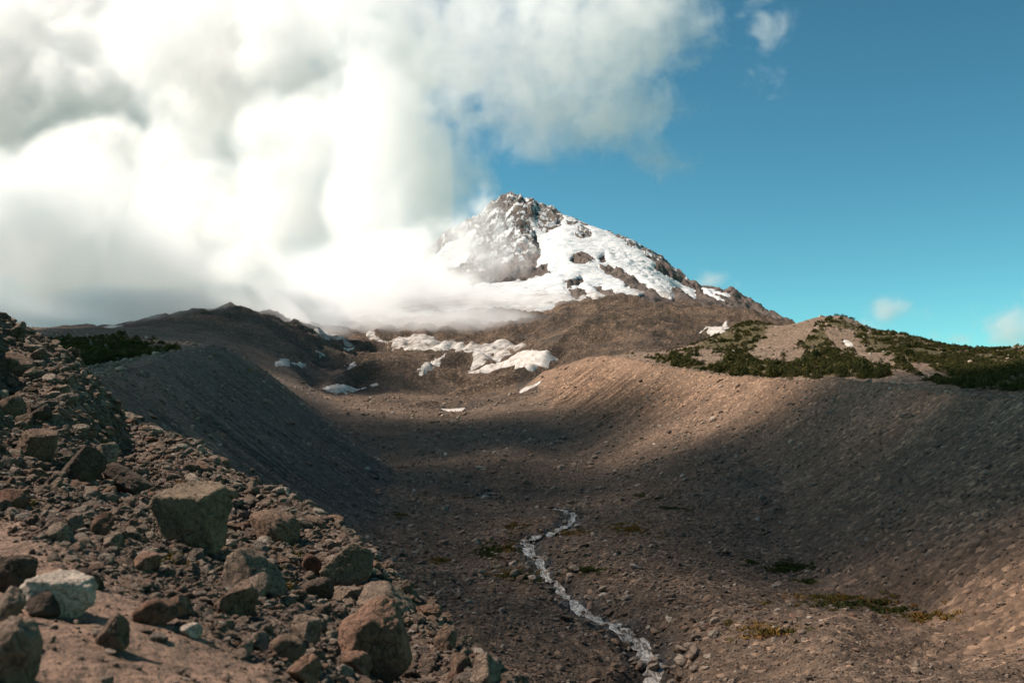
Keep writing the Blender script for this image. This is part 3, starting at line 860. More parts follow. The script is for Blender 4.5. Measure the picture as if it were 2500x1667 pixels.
# hand-placed boulders: centre x, bottom y, width, height in photo pixels; depth ratio; yaw; tilt; material; cuts; label
U = (0, 0, 1)
HERO = [
    (128, 1508, 172, 104, 0.8, 0.2, (0.0, 0.05), m_pale, [(0.05, -0.2, 1, 0.5), (0.1, -1, 0.1, 0.62)], 'pale flat-topped rock lying on the trail at the left'),
    (90, 1512, 88, 64, 0.9, 0.8, (0, 0), m_dark, [], 'rounded dark grey stone leaning against the pale flat-topped rock'),
    (14, 1530, 74, 92, 0.9, 0.3, (0, 0.2), m_grey, [(0.3, -0.3, 1, 0.6)], 'grey rock cut off by the left edge below the pale flat-topped rock'),
    (6, 1690, 125, 170, 0.9, 0.6, (0.1, 0.1), m_grey, [], 'large grey boulder in the bottom left corner'),
    (18, 1456, 92, 96, 0.9, 0.1, (0, 0.1), m_dark, [(0.2, 0, 1, 0.65)], 'dark rock at the left edge behind the pale flat-topped rock'),
    (266, 1594, 78, 92, 0.8, 0.5, (0, 0.1), m_brown, [(-0.7, -0.25, 0.7, 0.55), (0.85, -0.2, 0.4, 0.6)], 'pointed brown rock standing alone on the trail'),
    (210, 1440, 66, 52, 0.9, 1.1, (0, 0), m_dark, [], 'small dark rock just behind the pale flat-topped rock'),
    (372, 1530, 100, 66, 0.9, 0.3, (0, 0), m_rust, [], 'rust brown rock at the right edge of the trail'),
    (428, 1512, 66, 58, 0.9, 0.9, (0, 0), m_red, [], 'rounded reddish rock touching the rust brown one by the trail'),
    (448, 1352, 186, 172, 0.85, 0.35, (0.05, 0.10), m_green, [(-0.12, -0.30, 1, 0.56), (-0.15, -1, -0.38, 0.52), (-0.85, -0.3, -0.55, 0.62), (0.95, -0.2, -0.05, 0.74)], 'big flat-topped greenish block, largest on the left slope'),
    (188, 1186, 104, 98, 0.9, 0.4, (0, 0.0), m_dark, [(-0.8, -0.45, 0.75, 0.38), (0.9, -0.55, 0.2, 0.45), (0, 0.8, 0.6, 0.55)], 'dark pyramid shaped boulder with a sharp peak'),
    (246, 1145, 74, 66, 0.9, 0.7, (0, 0), m_grey, [(-0.6, -0.3, 0.8, 0.55)], 'grey peaked boulder behind the dark pyramid'),
    (296, 1214, 122, 84, 0.8, 0.3, (0, 0.45), m_dark, [(0.3, 0.1, 1, 0.6)], 'long dark slab sloping down right of the dark pyramid'),
    (82, 1124, 100, 80, 0.9, 0.2, (0, 0.15), m_brown, [(0, -0.3, 1, 0.6)], 'brown block at the left beyond the trail'),
    (660, 1336, 132, 88, 0.8, 0.3, (0, 0.1), m_brown, [], 'rounded brown boulder on the rim against the valley'),
    (608, 1462, 150, 120, 0.6, 0.5, (0, 0.55), m_grey, [(0.35, -0.3, 0.9, 0.36), (-0.5, -0.85, -0.1, 0.45)], 'tilted grey slab sloping down to the right'),
    (568, 1508, 102, 78, 0.9, 0.2, (0, 0.1), m_brown, [(-0.2, -0.3, 1, 0.65)], 'brown boulder with a lit top below the tilted grey slab'),
    (622, 1462, 66, 60, 0.9, 0.6, (0, 0), m_grey, [(-0.3, -0.6, 0.8, 0.55)], 'small grey block beside the tilted slab'),
    (846, 1436, 126, 108, 0.8, 0.4, (0, -0.05), m_green, [(0.12, -1, 0.15, 0.5), (-0.8, -0.1, 0.6, 0.6), (0.15, 0.3, 1, 0.7)], 'dark upright block with a jagged top on the rim'),
    (944, 1520, 138, 90, 0.9, 0.4, (0, 0.2), m_grey, [(-0.5, -0.5, 0.8, 0.6), (0.6, -0.4, 0.7, 0.68)], 'two-toned grey and pink boulder above the large reddish boulder'),
    (908, 1672, 176, 196, 0.8, 0.3, (0, 0.35), m_red, [(-0.55, -0.35, 0.75, 0.62), (0.35, -1, 0.05, 0.55), (0.85, -0.2, 0.5, 0.66)], 'large reddish boulder leaning at the bottom centre'),
    (1086, 1596, 54, 68, 0.9, 0.3, (0, 0), m_brown, [], 'brown boulder right of the large reddish boulder'),
    (1130, 1652, 62, 54, 0.9, 0.8, (0, 0), m_brown, [], 'small brown boulder at the bottom beside a grey one'),
    (1188, 1676, 70, 74, 0.9, 0.2, (0, 0), m_grey, [(-0.6, -0.5, 0.5, 0.5)], 'grey faceted boulder at the bottom edge of the slope'),
    (738, 1678, 80, 72, 0.9, 0.4, (0, 0.2), m_red, [(-0.6, -0.4, 0.7, 0.5)], 'reddish rock at the bottom edge left of the large reddish boulder'),
    (868, 1656, 70, 60, 0.9, 1.2, (0, 0), m_red, [], 'rounded reddish stone at the foot of the large reddish boulder'),
    (742, 1580, 74, 72, 0.9, 0.3, (0, 0.1), m_grey, [(-0.3, -0.8, 0.5, 0.5), (0.1, 0, 1, 0.6)], 'square grey block left of the large reddish boulder'),
    (842, 1484, 74, 48, 0.9, 0.3, (0, 0.1), m_grey, [(0, 0, 1, 0.55)], 'low grey rock above the large reddish boulder'),
    (770, 1470, 82, 58, 0.9, 0.6, (0, 0), m_dark, [(-0.4, -0.1, 1, 0.62)], 'dark rock below the jagged upright block'),
    (758, 1402, 46, 50, 0.9, 0.5, (0, 0), m_rust, [], 'dark red stone left of the jagged upright block'),
    (30, 920, 86, 66, 0.8, 0.2, (0, 0.3), m_brown, [(0.2, -0.2, 1, 0.55)], 'brown slab high on the slope at the left edge'),
    (12, 1018, 74, 56, 0.9, 0.4, (0, 0.1), m_brown, [], 'brown boulder at the left edge halfway up the slope'),
    (90, 1030, 56, 44, 0.9, 0.1, (0, 0), m_dark, [(-0.5, -0.3, 0.8, 0.55)], 'dark rock right of the boulder halfway up the left edge'),
    (20, 1245, 80, 52, 0.9, 0.1, (0, 0.1), m_rust, [], 'rusty red rock at the left edge above the trail'),
    (140, 1330, 62, 54, 0.9, 0.7, (0, 0), m_grey, [], 'bluish grey stone at the upper edge of the trail'),
    (178, 1300, 50, 46, 0.9, 0.2, (0, 0), m_grey, [], 'pale grey stone behind the bluish grey one by the trail'),
    (246, 1312, 56, 62, 0.8, 0.5, (0, 0.5), m_rust, [], 'rust red slab leaning above the trail'),
    (268, 1345, 50, 44, 0.9, 0.8, (0, 0), m_grey, [(-0.5, -0.5, 0.7, 0.5)], 'grey angular stone below the rust red slab'),
    (352, 1398, 62, 48, 0.9, 0.3, (0, 0), m_red, [(0, -0.2, 1, 0.6)], 'pink stone with a bright top right of the trail'),
    (540, 1222, 70, 34, 0.8, 0.3, (0, 0.1), m_brown, [], 'brown rock behind the big flat-topped block'),
    (462, 1558, 48, 34, 0.9, 0.3, (0, 0), m_pale, [], 'small pale stone at the lower right edge of the trail'),
    (632, 1592, 46, 48, 0.9, 0.3, (0, 0), m_grey, [(0.3, -0.8, 0.4, 0.5)], 'pale angular stone among the rubble right of the trail'),
    (592, 1602, 46, 40, 0.9, 0.7, (0, 0), m_grey, [], 'grey stone left of the pale angular one'),
    (700, 1612, 88, 60, 0.6, 0.4, (0, 0.5), m_brown, [], 'long brown slab sloping down near the bottom'),
]
hero_xy, hero_used = [], []
def place_rock(name, verts, faces, mat, X, Y, Z, label, group=None):
    m = mesh_arrays(name, verts, faces)
    o = link(name, m, mat)
    o.location = (X, Y, Z)
    return tag(o, label, 'boulder' if name == 'boulder' else 'rock', group)

for i, (cx_, by, w, h, dr_, yaw, tilt, mat, cuts, label) in enumerate(HERO):
    hit = gf.hit(cx_, by - 0.10 * h)
    if hit is None:
        continue
    X, Y, Z = hit
    D = math.hypot(Y, Z)
    W2, H2 = 0.5 * w * D / F, 0.5 * h * D / F
    v, f = rock_shape(100 + i, 5 if w * h > 7000 else 4, 6, 90.0, 0.045, (1, 1, 1), cuts)
    lo, hi = v.min(0), v.max(0)
    v = (v - (lo + hi) / 2) / ((hi - lo) / 2)
    v = v * np.array([W2, W2 * dr_, H2 * 1.12])
    ty = tilt[1]
    c, s = math.cos(ty), math.sin(ty)
    x, z = v[:, 0] * c + v[:, 2] * s, -v[:, 0] * s + v[:, 2] * c
    v = np.stack([x, v[:, 1], z], 1)
    lo, hi = v.min(0), v.max(0)
    v[:, 0] *= 2 * W2 / (hi[0] - lo[0])
    v[:, 2] *= 2 * H2 * 1.12 / (hi[2] - lo[2])
    v[:, 2] -= v[:, 2].max()
    v[:, 2] += 2 * H2 * 0.90
    place_rock('boulder', v, f, mat, X, Y + W2 * dr_ * 0.6, Z, label)
    hero_xy.append((X, Y + W2 * dr_ * 0.6, W2))
    hero_used.append(HERO[i])
hero_xy = np.array(hero_xy)

# prototypes shared by all loose stones
PROTO = []
for i in range(10):
    r = np.random.default_rng(500 + i)
    v, f = rock_shape(500 + i, 4, 8, 70.0, 0.05, (1.0, r.uniform(0.7, 0.95), r.uniform(0.5, 0.8)))
    m = mesh_arrays('stone', v, f, smooth=False)
    m.materials.append(m_stone)
    PROTO.append(m)
proto_col = bpy.data.collections.new('stone_shapes')
for i in range(10):
    v, f = rock_shape(600 + i, 3, 7, 70.0, 0.05, (1.0, 0.85, 0.65))
    m = mesh_arrays('pebble', v, f, smooth=False)
    m.materials.append(m_stone)
    proto_col.objects.link(bpy.data.objects.new('pebble_%02d' % i, m))

def scatter(name, label, cat, pts, scale, rot, coll, kind='stuff'):
    """uncountable loose pieces: points that carry one shape each"""
    m = bpy.data.meshes.new(name)
    m.vertices.add(len(pts))
    m.vertices.foreach_set('co', np.ascontiguousarray(pts, np.float32).ravel())
    set_attr(m, 'size', scale)
    set_attr(m, 'turn', rot)
    ng = bpy.data.node_groups.new(name, 'GeometryNodeTree')
    ng.interface.new_socket('Geometry', in_out='INPUT', socket_type='NodeSocketGeometry')
    ng.interface.new_socket('Geometry', in_out='OUTPUT', socket_type='NodeSocketGeometry')
    N, L = ng.nodes, ng.links
    gi, go = N.new('NodeGroupInput'), N.new('NodeGroupOutput')
    ci = N.new('GeometryNodeCollectionInfo')
    ci.inputs['Collection'].default_value = coll
    ci.inputs['Separate Children'].default_value = True
    ci.inputs['Reset Children'].default_value = True
    ip = N.new('GeometryNodeInstanceOnPoints')
    ip.inputs['Pick Instance'].default_value = True
    L.new(gi.outputs[0], ip.inputs['Points'])
    L.new(ci.outputs[0], ip.inputs['Instance'])
    for nm, typ, sock in (('size', 'FLOAT_VECTOR', 'Scale'), ('turn', 'FLOAT_VECTOR', None)):
        na = N.new('GeometryNodeInputNamedAttribute')
        na.data_type = typ
        na.inputs['Name'].default_value = nm
        if sock:
            L.new(na.outputs[0], ip.inputs[sock])
        else:
            er = N.new('FunctionNodeEulerToRotation')
            L.new(na.outputs[0], er.inputs[0])
            L.new(er.outputs[0], ip.inputs['Rotation'])
    rv = N.new('FunctionNodeRandomValue')
    rv.data_type = 'INT'
    rv.inputs[4].default_value = 0
    rv.inputs[5].default_value = 50
    L.new(rv.outputs[2], ip.inputs['Instance Index'])
    L.new(ip.outputs[0], go.inputs[0])
    o = link(name, m)
    o.modifiers.new('scatter', 'NODES').node_group = ng
    return tag(o, label, cat, kind=kind)

def stone_rot(n):
    return np.stack([rng.normal(0, 0.35, n), rng.normal(0, 0.35, n), rng.uniform(0, 6.28, n)], 1)

def near_stones(n, smin, smax, expo, path_keep, lmin=2.2, lmax=30.0):
    a = rng.uniform(-0.75, 0.12, n * 3)
    l = rng.uniform(math.log(lmin), math.log(lmax), n * 3)
    Y = np.exp(l)
    X = a * Y
    Z = gf.zal(a, l)
    sl_ = gf.pick(soil, a, l)
    px, py = to_px(X, Y, Z)
    ok = (rng.random(n * 3) > sl_ * (1 - path_keep)) & (px > -250) & (px < 1400) & (py < 1900)
    for hx, hy, hw in hero_xy:
        ok &= np.hypot(X - hx, Y - hy) > hw * 0.8
    a, l, X, Y, Z = (q[ok][:n] for q in (a, l, X, Y, Z))
    u = rng.random(len(a))
    spx = smin * (1 - u * (1 - (smin / smax) ** expo)) ** (-1 / expo)     # size in photo pixels
    s = np.minimum(0.5 * spx * Y / F, 0.42)
    return X, Y, Z, s

def valley_stones(n, smin, smax, expo, y0, y1, weight):
    a = rng.uniform(-0.58, 0.58, n * 4)
    l = rng.uniform(math.log(y0), math.log(y1), n * 4)
    Y = np.exp(l)
    X = a * Y
    Z = gv.zal(a, l)
    part = gv.pick(partv, a, l)
    ok = rng.random(n * 4) < weight(X, Y, part)
    for w in stream_pts:
        d = polyline(X, Y, w)[0]
        ok &= d > 1.3
    a, l, X, Y, Z = (q[ok][:n] for q in (a, l, X, Y, Z))
    u = rng.random(len(a))
    spx = smin * (1 - u * (1 - (smin / smax) ** expo)) ** (-1 / expo)
    s = np.minimum(0.5 * spx * Y / F, 1.6)
    return X, Y, Z, s

def vweight(X, Y, part):
    w = np.choose(part, [0.9, 0.6, 0.5, 0.3, 0.5, 0.25])
    rub = 0.45 + 0.9 * sstep(-0.25, 0.3, fbm(X / 22, Y / 22, 5.0, 3))
    near = 1.0 + 0.8 * (1 - sstep(100, 200, Y))
    return np.clip(w * rub * near * 0.6, 0, 1)

# the stones that show largest are rocks of their own
X, Y, Z, s = near_stones(9500, 12, 62, 1.6, 0.03)
o = np.argsort(-s * F / Y)
bigN = [(X[i], Y[i], Z[i], s[i], 0) for i in o[:205]]
restN = o[205:]
Xv, Yv, Zv, sv = valley_stones(1800, 9, 34, 2.2, 66, 420, vweight)
ov = np.argsort(-sv * F / Yv)
bigV = [(Xv[i], Yv[i], Zv[i], sv[i], 1) for i in ov[:70]]
restV = ov[70:]
ORD = ['largest', 'second largest', 'third largest', 'fourth largest', 'fifth largest', 'sixth largest', 'seventh largest', 'eighth largest', 'ninth largest', 'tenth largest', 'eleventh largest', 'twelfth largest'] + [w + ' largest' for w in 'thirteenth fourteenth fifteenth sixteenth seventeenth eighteenth nineteenth twentieth'.split()]
count = {}
def ranked(zone, noun, close):
    n = count[zone] = count.get(zone, -1) + 1
    return '%s %s %s' % (ORD[n] if n < len(ORD) else 'small', noun, close)
def hero_zone(x, y):
    hp = [to_px(hx, hy, gf.height(np.array(hx), np.array(hy))) for hx, hy, hw in hero_xy]
    p = to_px(x, y, gf.height(np.array(x), np.array(y)))
    return min(range(len(hp)), key=lambda i: (hp[i][0] - p[0]) ** 2 + (hp[i][1] - p[1]) ** 2)
HERO_SHORT = [' '.join(h[-1].split(',')[0].split()[:9]) for h in hero_used]
def valley_zone(x, y):
    part = int(gv.pick(partv, np.array([x / y]), np.array([math.log(y)]))[0])
    side = 'left of' if x < np.interp(y, [90, 120, 150, 190, 240, 300], [12, 8, 5, 2, 13, -5]) else 'right of'
    far = 'beyond the stream bend' if y > 210 else ('near the bottom edge' if y < 105 else 'halfway up the valley')
    if part == 1:
        return 'lying on the right moraine wall ' + ('close by' if y < 200 else 'farther back')
    if part == 2:
        return 'lying on the left moraine wall'
    return 'on the floor %s the stream, %s' % (side, far)
for i, (x, y, z, q, where) in enumerate(bigN + bigV):
    ob = link('rock', PROTO[i % 10])
    ob.location = (x, y, z + q * 0.22)
    ob.scale = (q * rng.uniform(0.85, 1.25), q * rng.uniform(0.8, 1.1), q * rng.uniform(0.75, 1.15))
    ob.rotation_euler = stone_rot(1)[0]
    if where == 0:
        hz_ = hero_zone(x, y)
        tag(ob, ranked(hz_, 'loose stone nearest the', HERO_SHORT[hz_]), 'rock', 'stones in the rubble of the near slope')
    else:
        tag(ob, ranked(valley_zone(x, y), 'boulder', valley_zone(x, y)), 'rock', 'boulders scattered over the valley')

def sizes(s):
    n = len(s)
    return s[:, None] * np.stack([rng.uniform(0.8, 1.3, n), rng.uniform(0.75, 1.1, n), rng.uniform(0.6, 1.1, n)], 1)

Xs, Ys, Zs, ss_ = near_stones(48000, 4.0, 34, 1.5, 0.07)
P = np.concatenate([np.stack([Xs, Ys, Zs + ss_ * 0.2], 1), np.stack([X[restN], Y[restN], Z[restN] + s[restN] * 0.2], 1)])
S = np.concatenate([sizes(ss_), sizes(s[restN])])
scatter('gravel', 'loose gravel and small stones covering the near slope', 'gravel', P, S, stone_rot(len(P)), proto_col)
Xs, Ys, Zs, ss_ = valley_stones(80000, 2.4, 16, 1.8, 62, 640, vweight)
Xq, Yq, Zq, sq = valley_stones(3200, 7, 26, 1.8, 70, 165, lambda X, Y, part: np.clip((part == 0) * (X < 24) * (0.25 + sstep(-0.2, 0.35, fbm(X / 15, Y / 15, 5.0, 3))), 0, 1))
Xs, Ys, Zs, ss_ = np.concatenate([Xs, Xq]), np.concatenate([Ys, Yq]), np.concatenate([Zs, Zq]), np.concatenate([ss_, sq])
# stones along and in the stream
bx, by_, bs = [], [], []
for w in stream_pts:
    w = np.array(w)
    nb = 520 if len(w) > 40 else 60
    ii = rng.integers(0, len(w), nb)
    bx.append(w[ii, 0] + rng.normal(0, 2.6, nb)); by_.append(w[ii, 1] + rng.normal(0, 2.8, nb))
    bs.append(np.minimum(0.16 * (1 - rng.random(nb)) ** -0.6, 0.8))
bx, by_, bs = (np.concatenate(q) for q in (bx, by_, bs))
Xs, Ys, ss_ = np.concatenate([Xs, bx]), np.concatenate([Ys, by_]), np.concatenate([ss_, bs])
Zs = np.concatenate([Zs, gv.height(bx, by_) + bs * 0.25])
P = np.concatenate([np.stack([Xs, Ys, Zs + ss_ * 0.15], 1), np.stack([Xv[restV], Yv[restV], Zv[restV] + sv[restV] * 0.2], 1)])
S = np.concatenate([sizes(ss_), sizes(sv[restV])])
scatter('gravel', 'loose stones strewn over the valley floor and moraine walls', 'gravel', P, S, stone_rot(len(P)), proto_col)
# ------------------------------------------------------------------ stream
k = NT('glacier_water')
p = k.pos()
n1 = k.noise(k.pos((1.5, 0.6, 1)), 1.4, 7, 0.72, 0.8)
c = k.ramp(n1, [(0.40, (0.07, 0.058, 0.048)), (0.47, (0.17, 0.147, 0.124)), (0.53, (0.40, 0.365, 0.33)), (0.66, (0.60, 0.57, 0.54))])
k.b.inputs['Roughness'].default_value = 0.25
k.b.inputs['Specular IOR Level'].default_value = 0.5
m_water = k.done(c, k.bump(k.noise(p, 1.6, 5, 0.7), 0.8, 0.5))
for i, w in enumerate(stream_pts):
    w = np.array(w)
    d = np.gradient(w[:, :2], axis=0)
    d /= np.linalg.norm(d, axis=1)[:, None]
    nrm = np.stack([-d[:, 1], d[:, 0]], 1)
    n = len(w)
    wid = (0.95 + 0.5 * noise(np.arange(n) * 0.35, 1.5) + 0.4 * noise(np.arange(n) * 0.11, 4.5)) * np.where(w[:, 1] < 130, 0.95, 0.8)
    wid = np.maximum(wid, 0.35)
    if i == 1:
        wid = wid * 1.3
    K = 9
    vs_ = []
    for q in np.linspace(-1, 1, K):
        xy = w[:, :2] + nrm * (wid * q)[:, None] + 0.25 * noise(np.arange(n) * 0.5, q * 3)[:, None] * nrm
        z = gv.height(w[:, 0], w[:, 1]) * 0.6 + gv.height(xy[:, 0], xy[:, 1]) * 0.4 + 0.20 + 0.10 * noise(xy[:, 0] * 1.1, xy[:, 1] * 1.1)
        vs_.append(np.column_stack([xy, z]))
    vs_ = np.stack(vs_, 0).reshape(-1, 3)
    f = grid_faces(K, n)
    tag(link('stream', mesh_arrays('stream', vs_, f[:, ::-1]), m_water),
        ['milky glacial stream winding down the stony valley floor', 'short bright reach of the stream below the dark bank'][i], kind='structure')

# ------------------------------------------------------------------ snow patches
k = NT('old_snow')
p = k.pos()
n1 = k.noise(k.pos((1, 0.35, 1)), 0.22, 6, 0.65)
c = k.ramp(n1, [(0.32, (0.24, 0.22, 0.20)), (0.46, (0.40, 0.375, 0.35)), (0.62, (0.52, 0.50, 0.48))])
c = k.mix(k.ramp(k.noise(p, 0.14, 7, 0.75), [(0.52, (0, 0, 0)), (0.68, (0.9, 0.9, 0.9))]), c, (0.24, 0.20, 0.17))
m_snow = k.done(c, k.bump(k.noise(p, 0.6, 5, 0.6), 0.6, 0.6))
k = NT('dirty_glacier_ice')
p = k.pos()
n1 = k.noise(k.pos((0.5, 1.6, 1)), 0.07, 7, 0.7, 1.0)
c = k.ramp(n1, [(0.38, (0.12, 0.10, 0.085)), (0.47, (0.28, 0.26, 0.24)), (0.60, (0.50, 0.48, 0.46))])
m_ice = k.done(c, k.bump(k.math('ADD', k.noise(p, 0.2, 5, 0.6), n1), 1.0, 2.0))
K5, K4, K6 = 900 / 2352, 900 / 2352, 1000 / 2352
PATCH = [
    (zp([(105, 655), (140, 635), (210, 626), (280, 632), (375, 645), (320, 655), (250, 678), (190, 672), (140, 672)], 750, 700, K5), 1.0, m_snow, 'crescent snow patch at the foot of the dark mound on the left'),
    (zp([(400, 628), (440, 612), (446, 626), (415, 640)], 750, 700, K5), 0.8, m_snow, 'tiny snow patch right of the crescent snow patch'),
    (zp([(868, 778), (920, 782), (1000, 772), (985, 788), (930, 798), (890, 793)], 750, 700, K5), 0.8, m_snow, 'thin snow strip at the rim of the shaded bowl'),
    (zp([(1358, 668), (1385, 645), (1440, 625), (1488, 603), (1470, 622), (1420, 650), (1362, 678)], 750, 700, K5), 0.9, m_snow, 'slanting snow strip right of the dark mound'),
    (zp([(1020, 555), (1100, 520), (1200, 490), (1300, 450), (1350, 425), (1440, 398), (1480, 415), (1560, 440), (1605, 465), (1540, 480), (1480, 505), (1440, 535), (1400, 530), (1340, 503), (1290, 510), (1200, 530), (1100, 548)], 750, 700, K5), 2.0, m_snow, 'broad pinkish snow field above the dark mound'),
    (zp([(515, 350), (640, 325), (800, 320), (850, 350), (1000, 360), (1000, 385), (850, 408), (650, 405), (545, 405)], 750, 700, K5), 2.0, m_ice, 'flat grey white glacier tongue below the cloud on the left'),
    (zp([(900, 405), (1010, 385), (1150, 365), (1300, 360), (1395, 380), (1330, 405), (1180, 420), (1060, 415), (1000, 410)], 750, 700, K5), 2.0, m_ice, 'flat white glacier tongue beside the rocky spur'),
    (zp([(1060, 425), (1200, 425), (1300, 430), (1230, 470), (1130, 490), (1030, 530), (1010, 550), (1060, 480)], 750, 700, K5), 1.6, m_ice, 'dirty crevassed ice left of the pinkish snow field'),
    (zp([(700, 530), (750, 500), (820, 460), (880, 420), (840, 480), (800, 520), (740, 555)], 750, 700, K5), 1.6, m_ice, 'narrow dirty ice tongue between the two dark mounds'),
    (zp([(50, 265), (120, 285), (240, 330), (300, 380), (240, 370), (150, 330), (60, 300)], 750, 700, K5), 1.6, m_ice, 'streaked ice slope just right of the dark shoulder'),
    (zp([(360, 290), (440, 320), (500, 350), (520, 385), (440, 345), (380, 320)], 750, 700, K5), 1.6, m_ice, 'streaked ice rib below the cloud edge'),
    (zp([(220, 382), (300, 388), (290, 398), (235, 395)], 750, 700, K5), 1.0, m_snow, 'short snow streak below the streaked ice slope'),
    (zp([(245, 500), (300, 475), (298, 500), (262, 530), (270, 510)], 750, 700, K5), 1.0, m_snow, 'forked snow patch above the dark mound'),
    (zp([(1755, 485), (1800, 462), (1840, 465), (1850, 490), (1800, 500), (1760, 510)], 0, 700, K4), 1.2, m_snow, 'ragged snow patch on the dark hillside'),
    (zp([(1850, 485), (1900, 490), (1955, 490), (1940, 500), (1880, 497)], 0, 700, K4), 1.0, m_snow, 'thin snow line right of the ragged snow patch'),
    (zp([(2020, 410), (2060, 425), (2070, 435), (2035, 437)], 0, 700, K4), 1.0, m_snow, 'small snow fleck high on the dark hillside'),
    (zp([(510, 365), (560, 345), (620, 345), (645, 310), (665, 350), (640, 375), (590, 395), (540, 388)], 1500, 650, K6), 1.5, m_snow, 'bright snow patch behind the wooded ridge'),
    (zp([(1312, 418), (1340, 425), (1375, 462), (1340, 455), (1318, 435)], 1500, 650, K6), 0.8, m_snow, 'small snow patch on the wooded ridge'),
    (zp([(665, 258), (720, 250), (800, 243), (740, 256), (690, 262)], 0, 700, K4), 1.0, m_snow, 'faint snow streak on the skyline of the dark shoulder'),
]
for poly, th, mat, label in PATCH:
    hits = [gv.hit(x, y, 300) for x, y in poly]
    hits = [h for h in hits if h]
    if len(hits) < 3:
        print('no hit', label)
        continue
    pl = [(h[0] / h[1] * 1000, math.log(h[1]) * 1000) for h in hits]
    a0, a1 = min(q[0] for q in pl), max(q[0] for q in pl)
    l0, l1 = min(q[1] for q in pl), max(q[1] for q in pl)
    ma, ml = 0.12 * (a1 - a0) + 1, 0.12 * (l1 - l0) + 2
    n = 64
    A, Lg = np.meshgrid(np.linspace(a0 - ma, a1 + ma, n), np.linspace(l0 - ml, l1 + ml, n), indexing='ij')
    Yq = np.exp(Lg / 1000)
    Xq = A / 1000 * Yq
    # distance in metres
    Ym = math.exp((l0 + l1) / 2000)
    d = polydist(A / 1000 * Ym, Lg / 1000 * Ym, [(q[0] / 1000 * Ym, q[1] / 1000 * Ym) for q in pl])
    d = d + 4.5 * fbm(Xq / 8, Yq / 16, 3.0, 5, 0.65)
    zq = gv.zal(A / 1000, Lg / 1000) + np.clip(th * (0.1 + 0.22 * d), -2.5, th)
    v = np.stack([Xq, Yq, zq], -1).reshape(-1, 3)
    f = grid_faces(n, n)
    keep = (d > -5).reshape(-1)[f].any(1)
    if keep.sum() == 0:
        continue
    f = f[keep]
    used, inv = np.unique(f, return_inverse=True)
    tag(link('snow_patch' if mat is m_snow else 'glacier_ice', mesh_arrays('snow_patch', v[used], inv.reshape(f.shape)), mat), label, 'snow' if mat is m_snow else 'glacier', 'snow and ice left in the valley')

# ------------------------------------------------------------------ stunted conifers
def foliage_material(name, a, b):
    k = NT(name)
    rnd = k.n('ObjectInfo').outputs['Random']
    tc = k.n('TexCoord').outputs['Object']
    c = k.mix(rnd, a, b)
    c = k.mix(0.7, c, k.ramp(k.noise(tc, 3.0, 3, 0.6), [(0.3, (0.45, 0.45, 0.45)), (0.7, (1.5, 1.45, 1.2))]), 'MULTIPLY')
    return k.done(c)
m_needle = foliage_material('conifer_needles', (0.045, 0.055, 0.016), (0.13, 0.11, 0.035))
k = NT('conifer_bark')
m_bark = k.done(k.ramp(k.noise(k.n('TexCoord').outputs['Object'], 6, 4), [(0.3, (0.05, 0.04, 0.032)), (0.7, (0.11, 0.09, 0.075))]))

def conifer(seed, spread, lean=0.0, clumps=150):
    """unit-height tree: (trunk mesh, crown mesh); spread = crown half width"""
    r = np.random.default_rng(seed)
    n = 7
    tv, tf = [], []
    for j, (zz, rr) in enumerate(((-0.08, 0.034), (0.25, 0.026), (0.6, 0.016), (0.97, 0.003))):
        for q in range(n):
            an = 2 * math.pi * q / n
            tv.append((rr * math.cos(an) + lean * zz * zz, rr * math.sin(an), zz))
    for j in range(3):
        for q in range(n):
            b, c2 = j * n + q, j * n + (q + 1) % n
            tf.append((b, c2, c2 + n, b + n))
    trunk = mesh_arrays('trunk', tv, np.array(tf))
    cv, cf = [], []
    for c in range(clumps):
        zz = 0.05 + 0.93 * (1 - math.sqrt(r.random())) ** 0.9
        prof = spread * (1.02 - zz) ** 0.75 * (0.75 + 0.5 * r.random())
        an = r.uniform(0, 2 * math.pi)
        rad = prof * (r.random() ** 0.35)
        cx_, cy_, cz_ = rad * math.cos(an) + lean * zz * zz, rad * math.sin(an), zz - 0.10 * rad
        out = np.array([math.cos(an), math.sin(an), r.uniform(-0.15, 0.55)])
        for q in range(3):
            d = out + r.normal(0, 0.55, 3)
            d /= np.linalg.norm(d)
            sd = np.cross(d, r.normal(size=3))
            sd /= np.linalg.norm(sd) + 1e-9
            ln, wd = spread * r.uniform(0.18, 0.36), spread * r.uniform(0.05, 0.11)
            p0 = np.array([cx_, cy_, cz_]) - d * ln * 0.4
            b = len(cv)
            cv += [p0, p0 + d * ln * 0.55 + sd * wd, p0 + d * ln * 1.1, p0 + d * ln * 0.55 - sd * wd]
            cf.append((b, b + 1, b + 2, b + 3))
    return trunk, mesh_arrays('crown', cv, np.array(cf), smooth=False)

TREES = []
for i, (sp, ln) in enumerate(((0.26, 0.0), (0.36, 0.05), (0.5, 0.1), (0.75, 0.1), (0.6, -0.08), (0.3, 0.03))):
    tk, cr = conifer(40 + i, sp, ln, 150 if sp < 0.6 else 190)
    tk.materials.append(m_bark)
    cr.materials.append(m_needle)
    TREES.append((tk, cr))
tree_col = bpy.data.collections.new('conifer_shapes')
for i, (tk, cr) in enumerate(TREES):
    bm = bmesh.new()
    bm.from_mesh(tk)
    nt = len(bm.faces)
    bm.from_mesh(cr)
    bm.faces.ensure_lookup_table()
    for q in bm.faces[nt:]:
        q.material_index = 1
    m = bpy.data.meshes.new('conifer')
    bm.to_mesh(m)
    bm.free()
    m.materials.append(m_bark)
    m.materials.append(m_needle)
    tree_col.objects.link(bpy.data.objects.new('conifer_%d' % i, m))

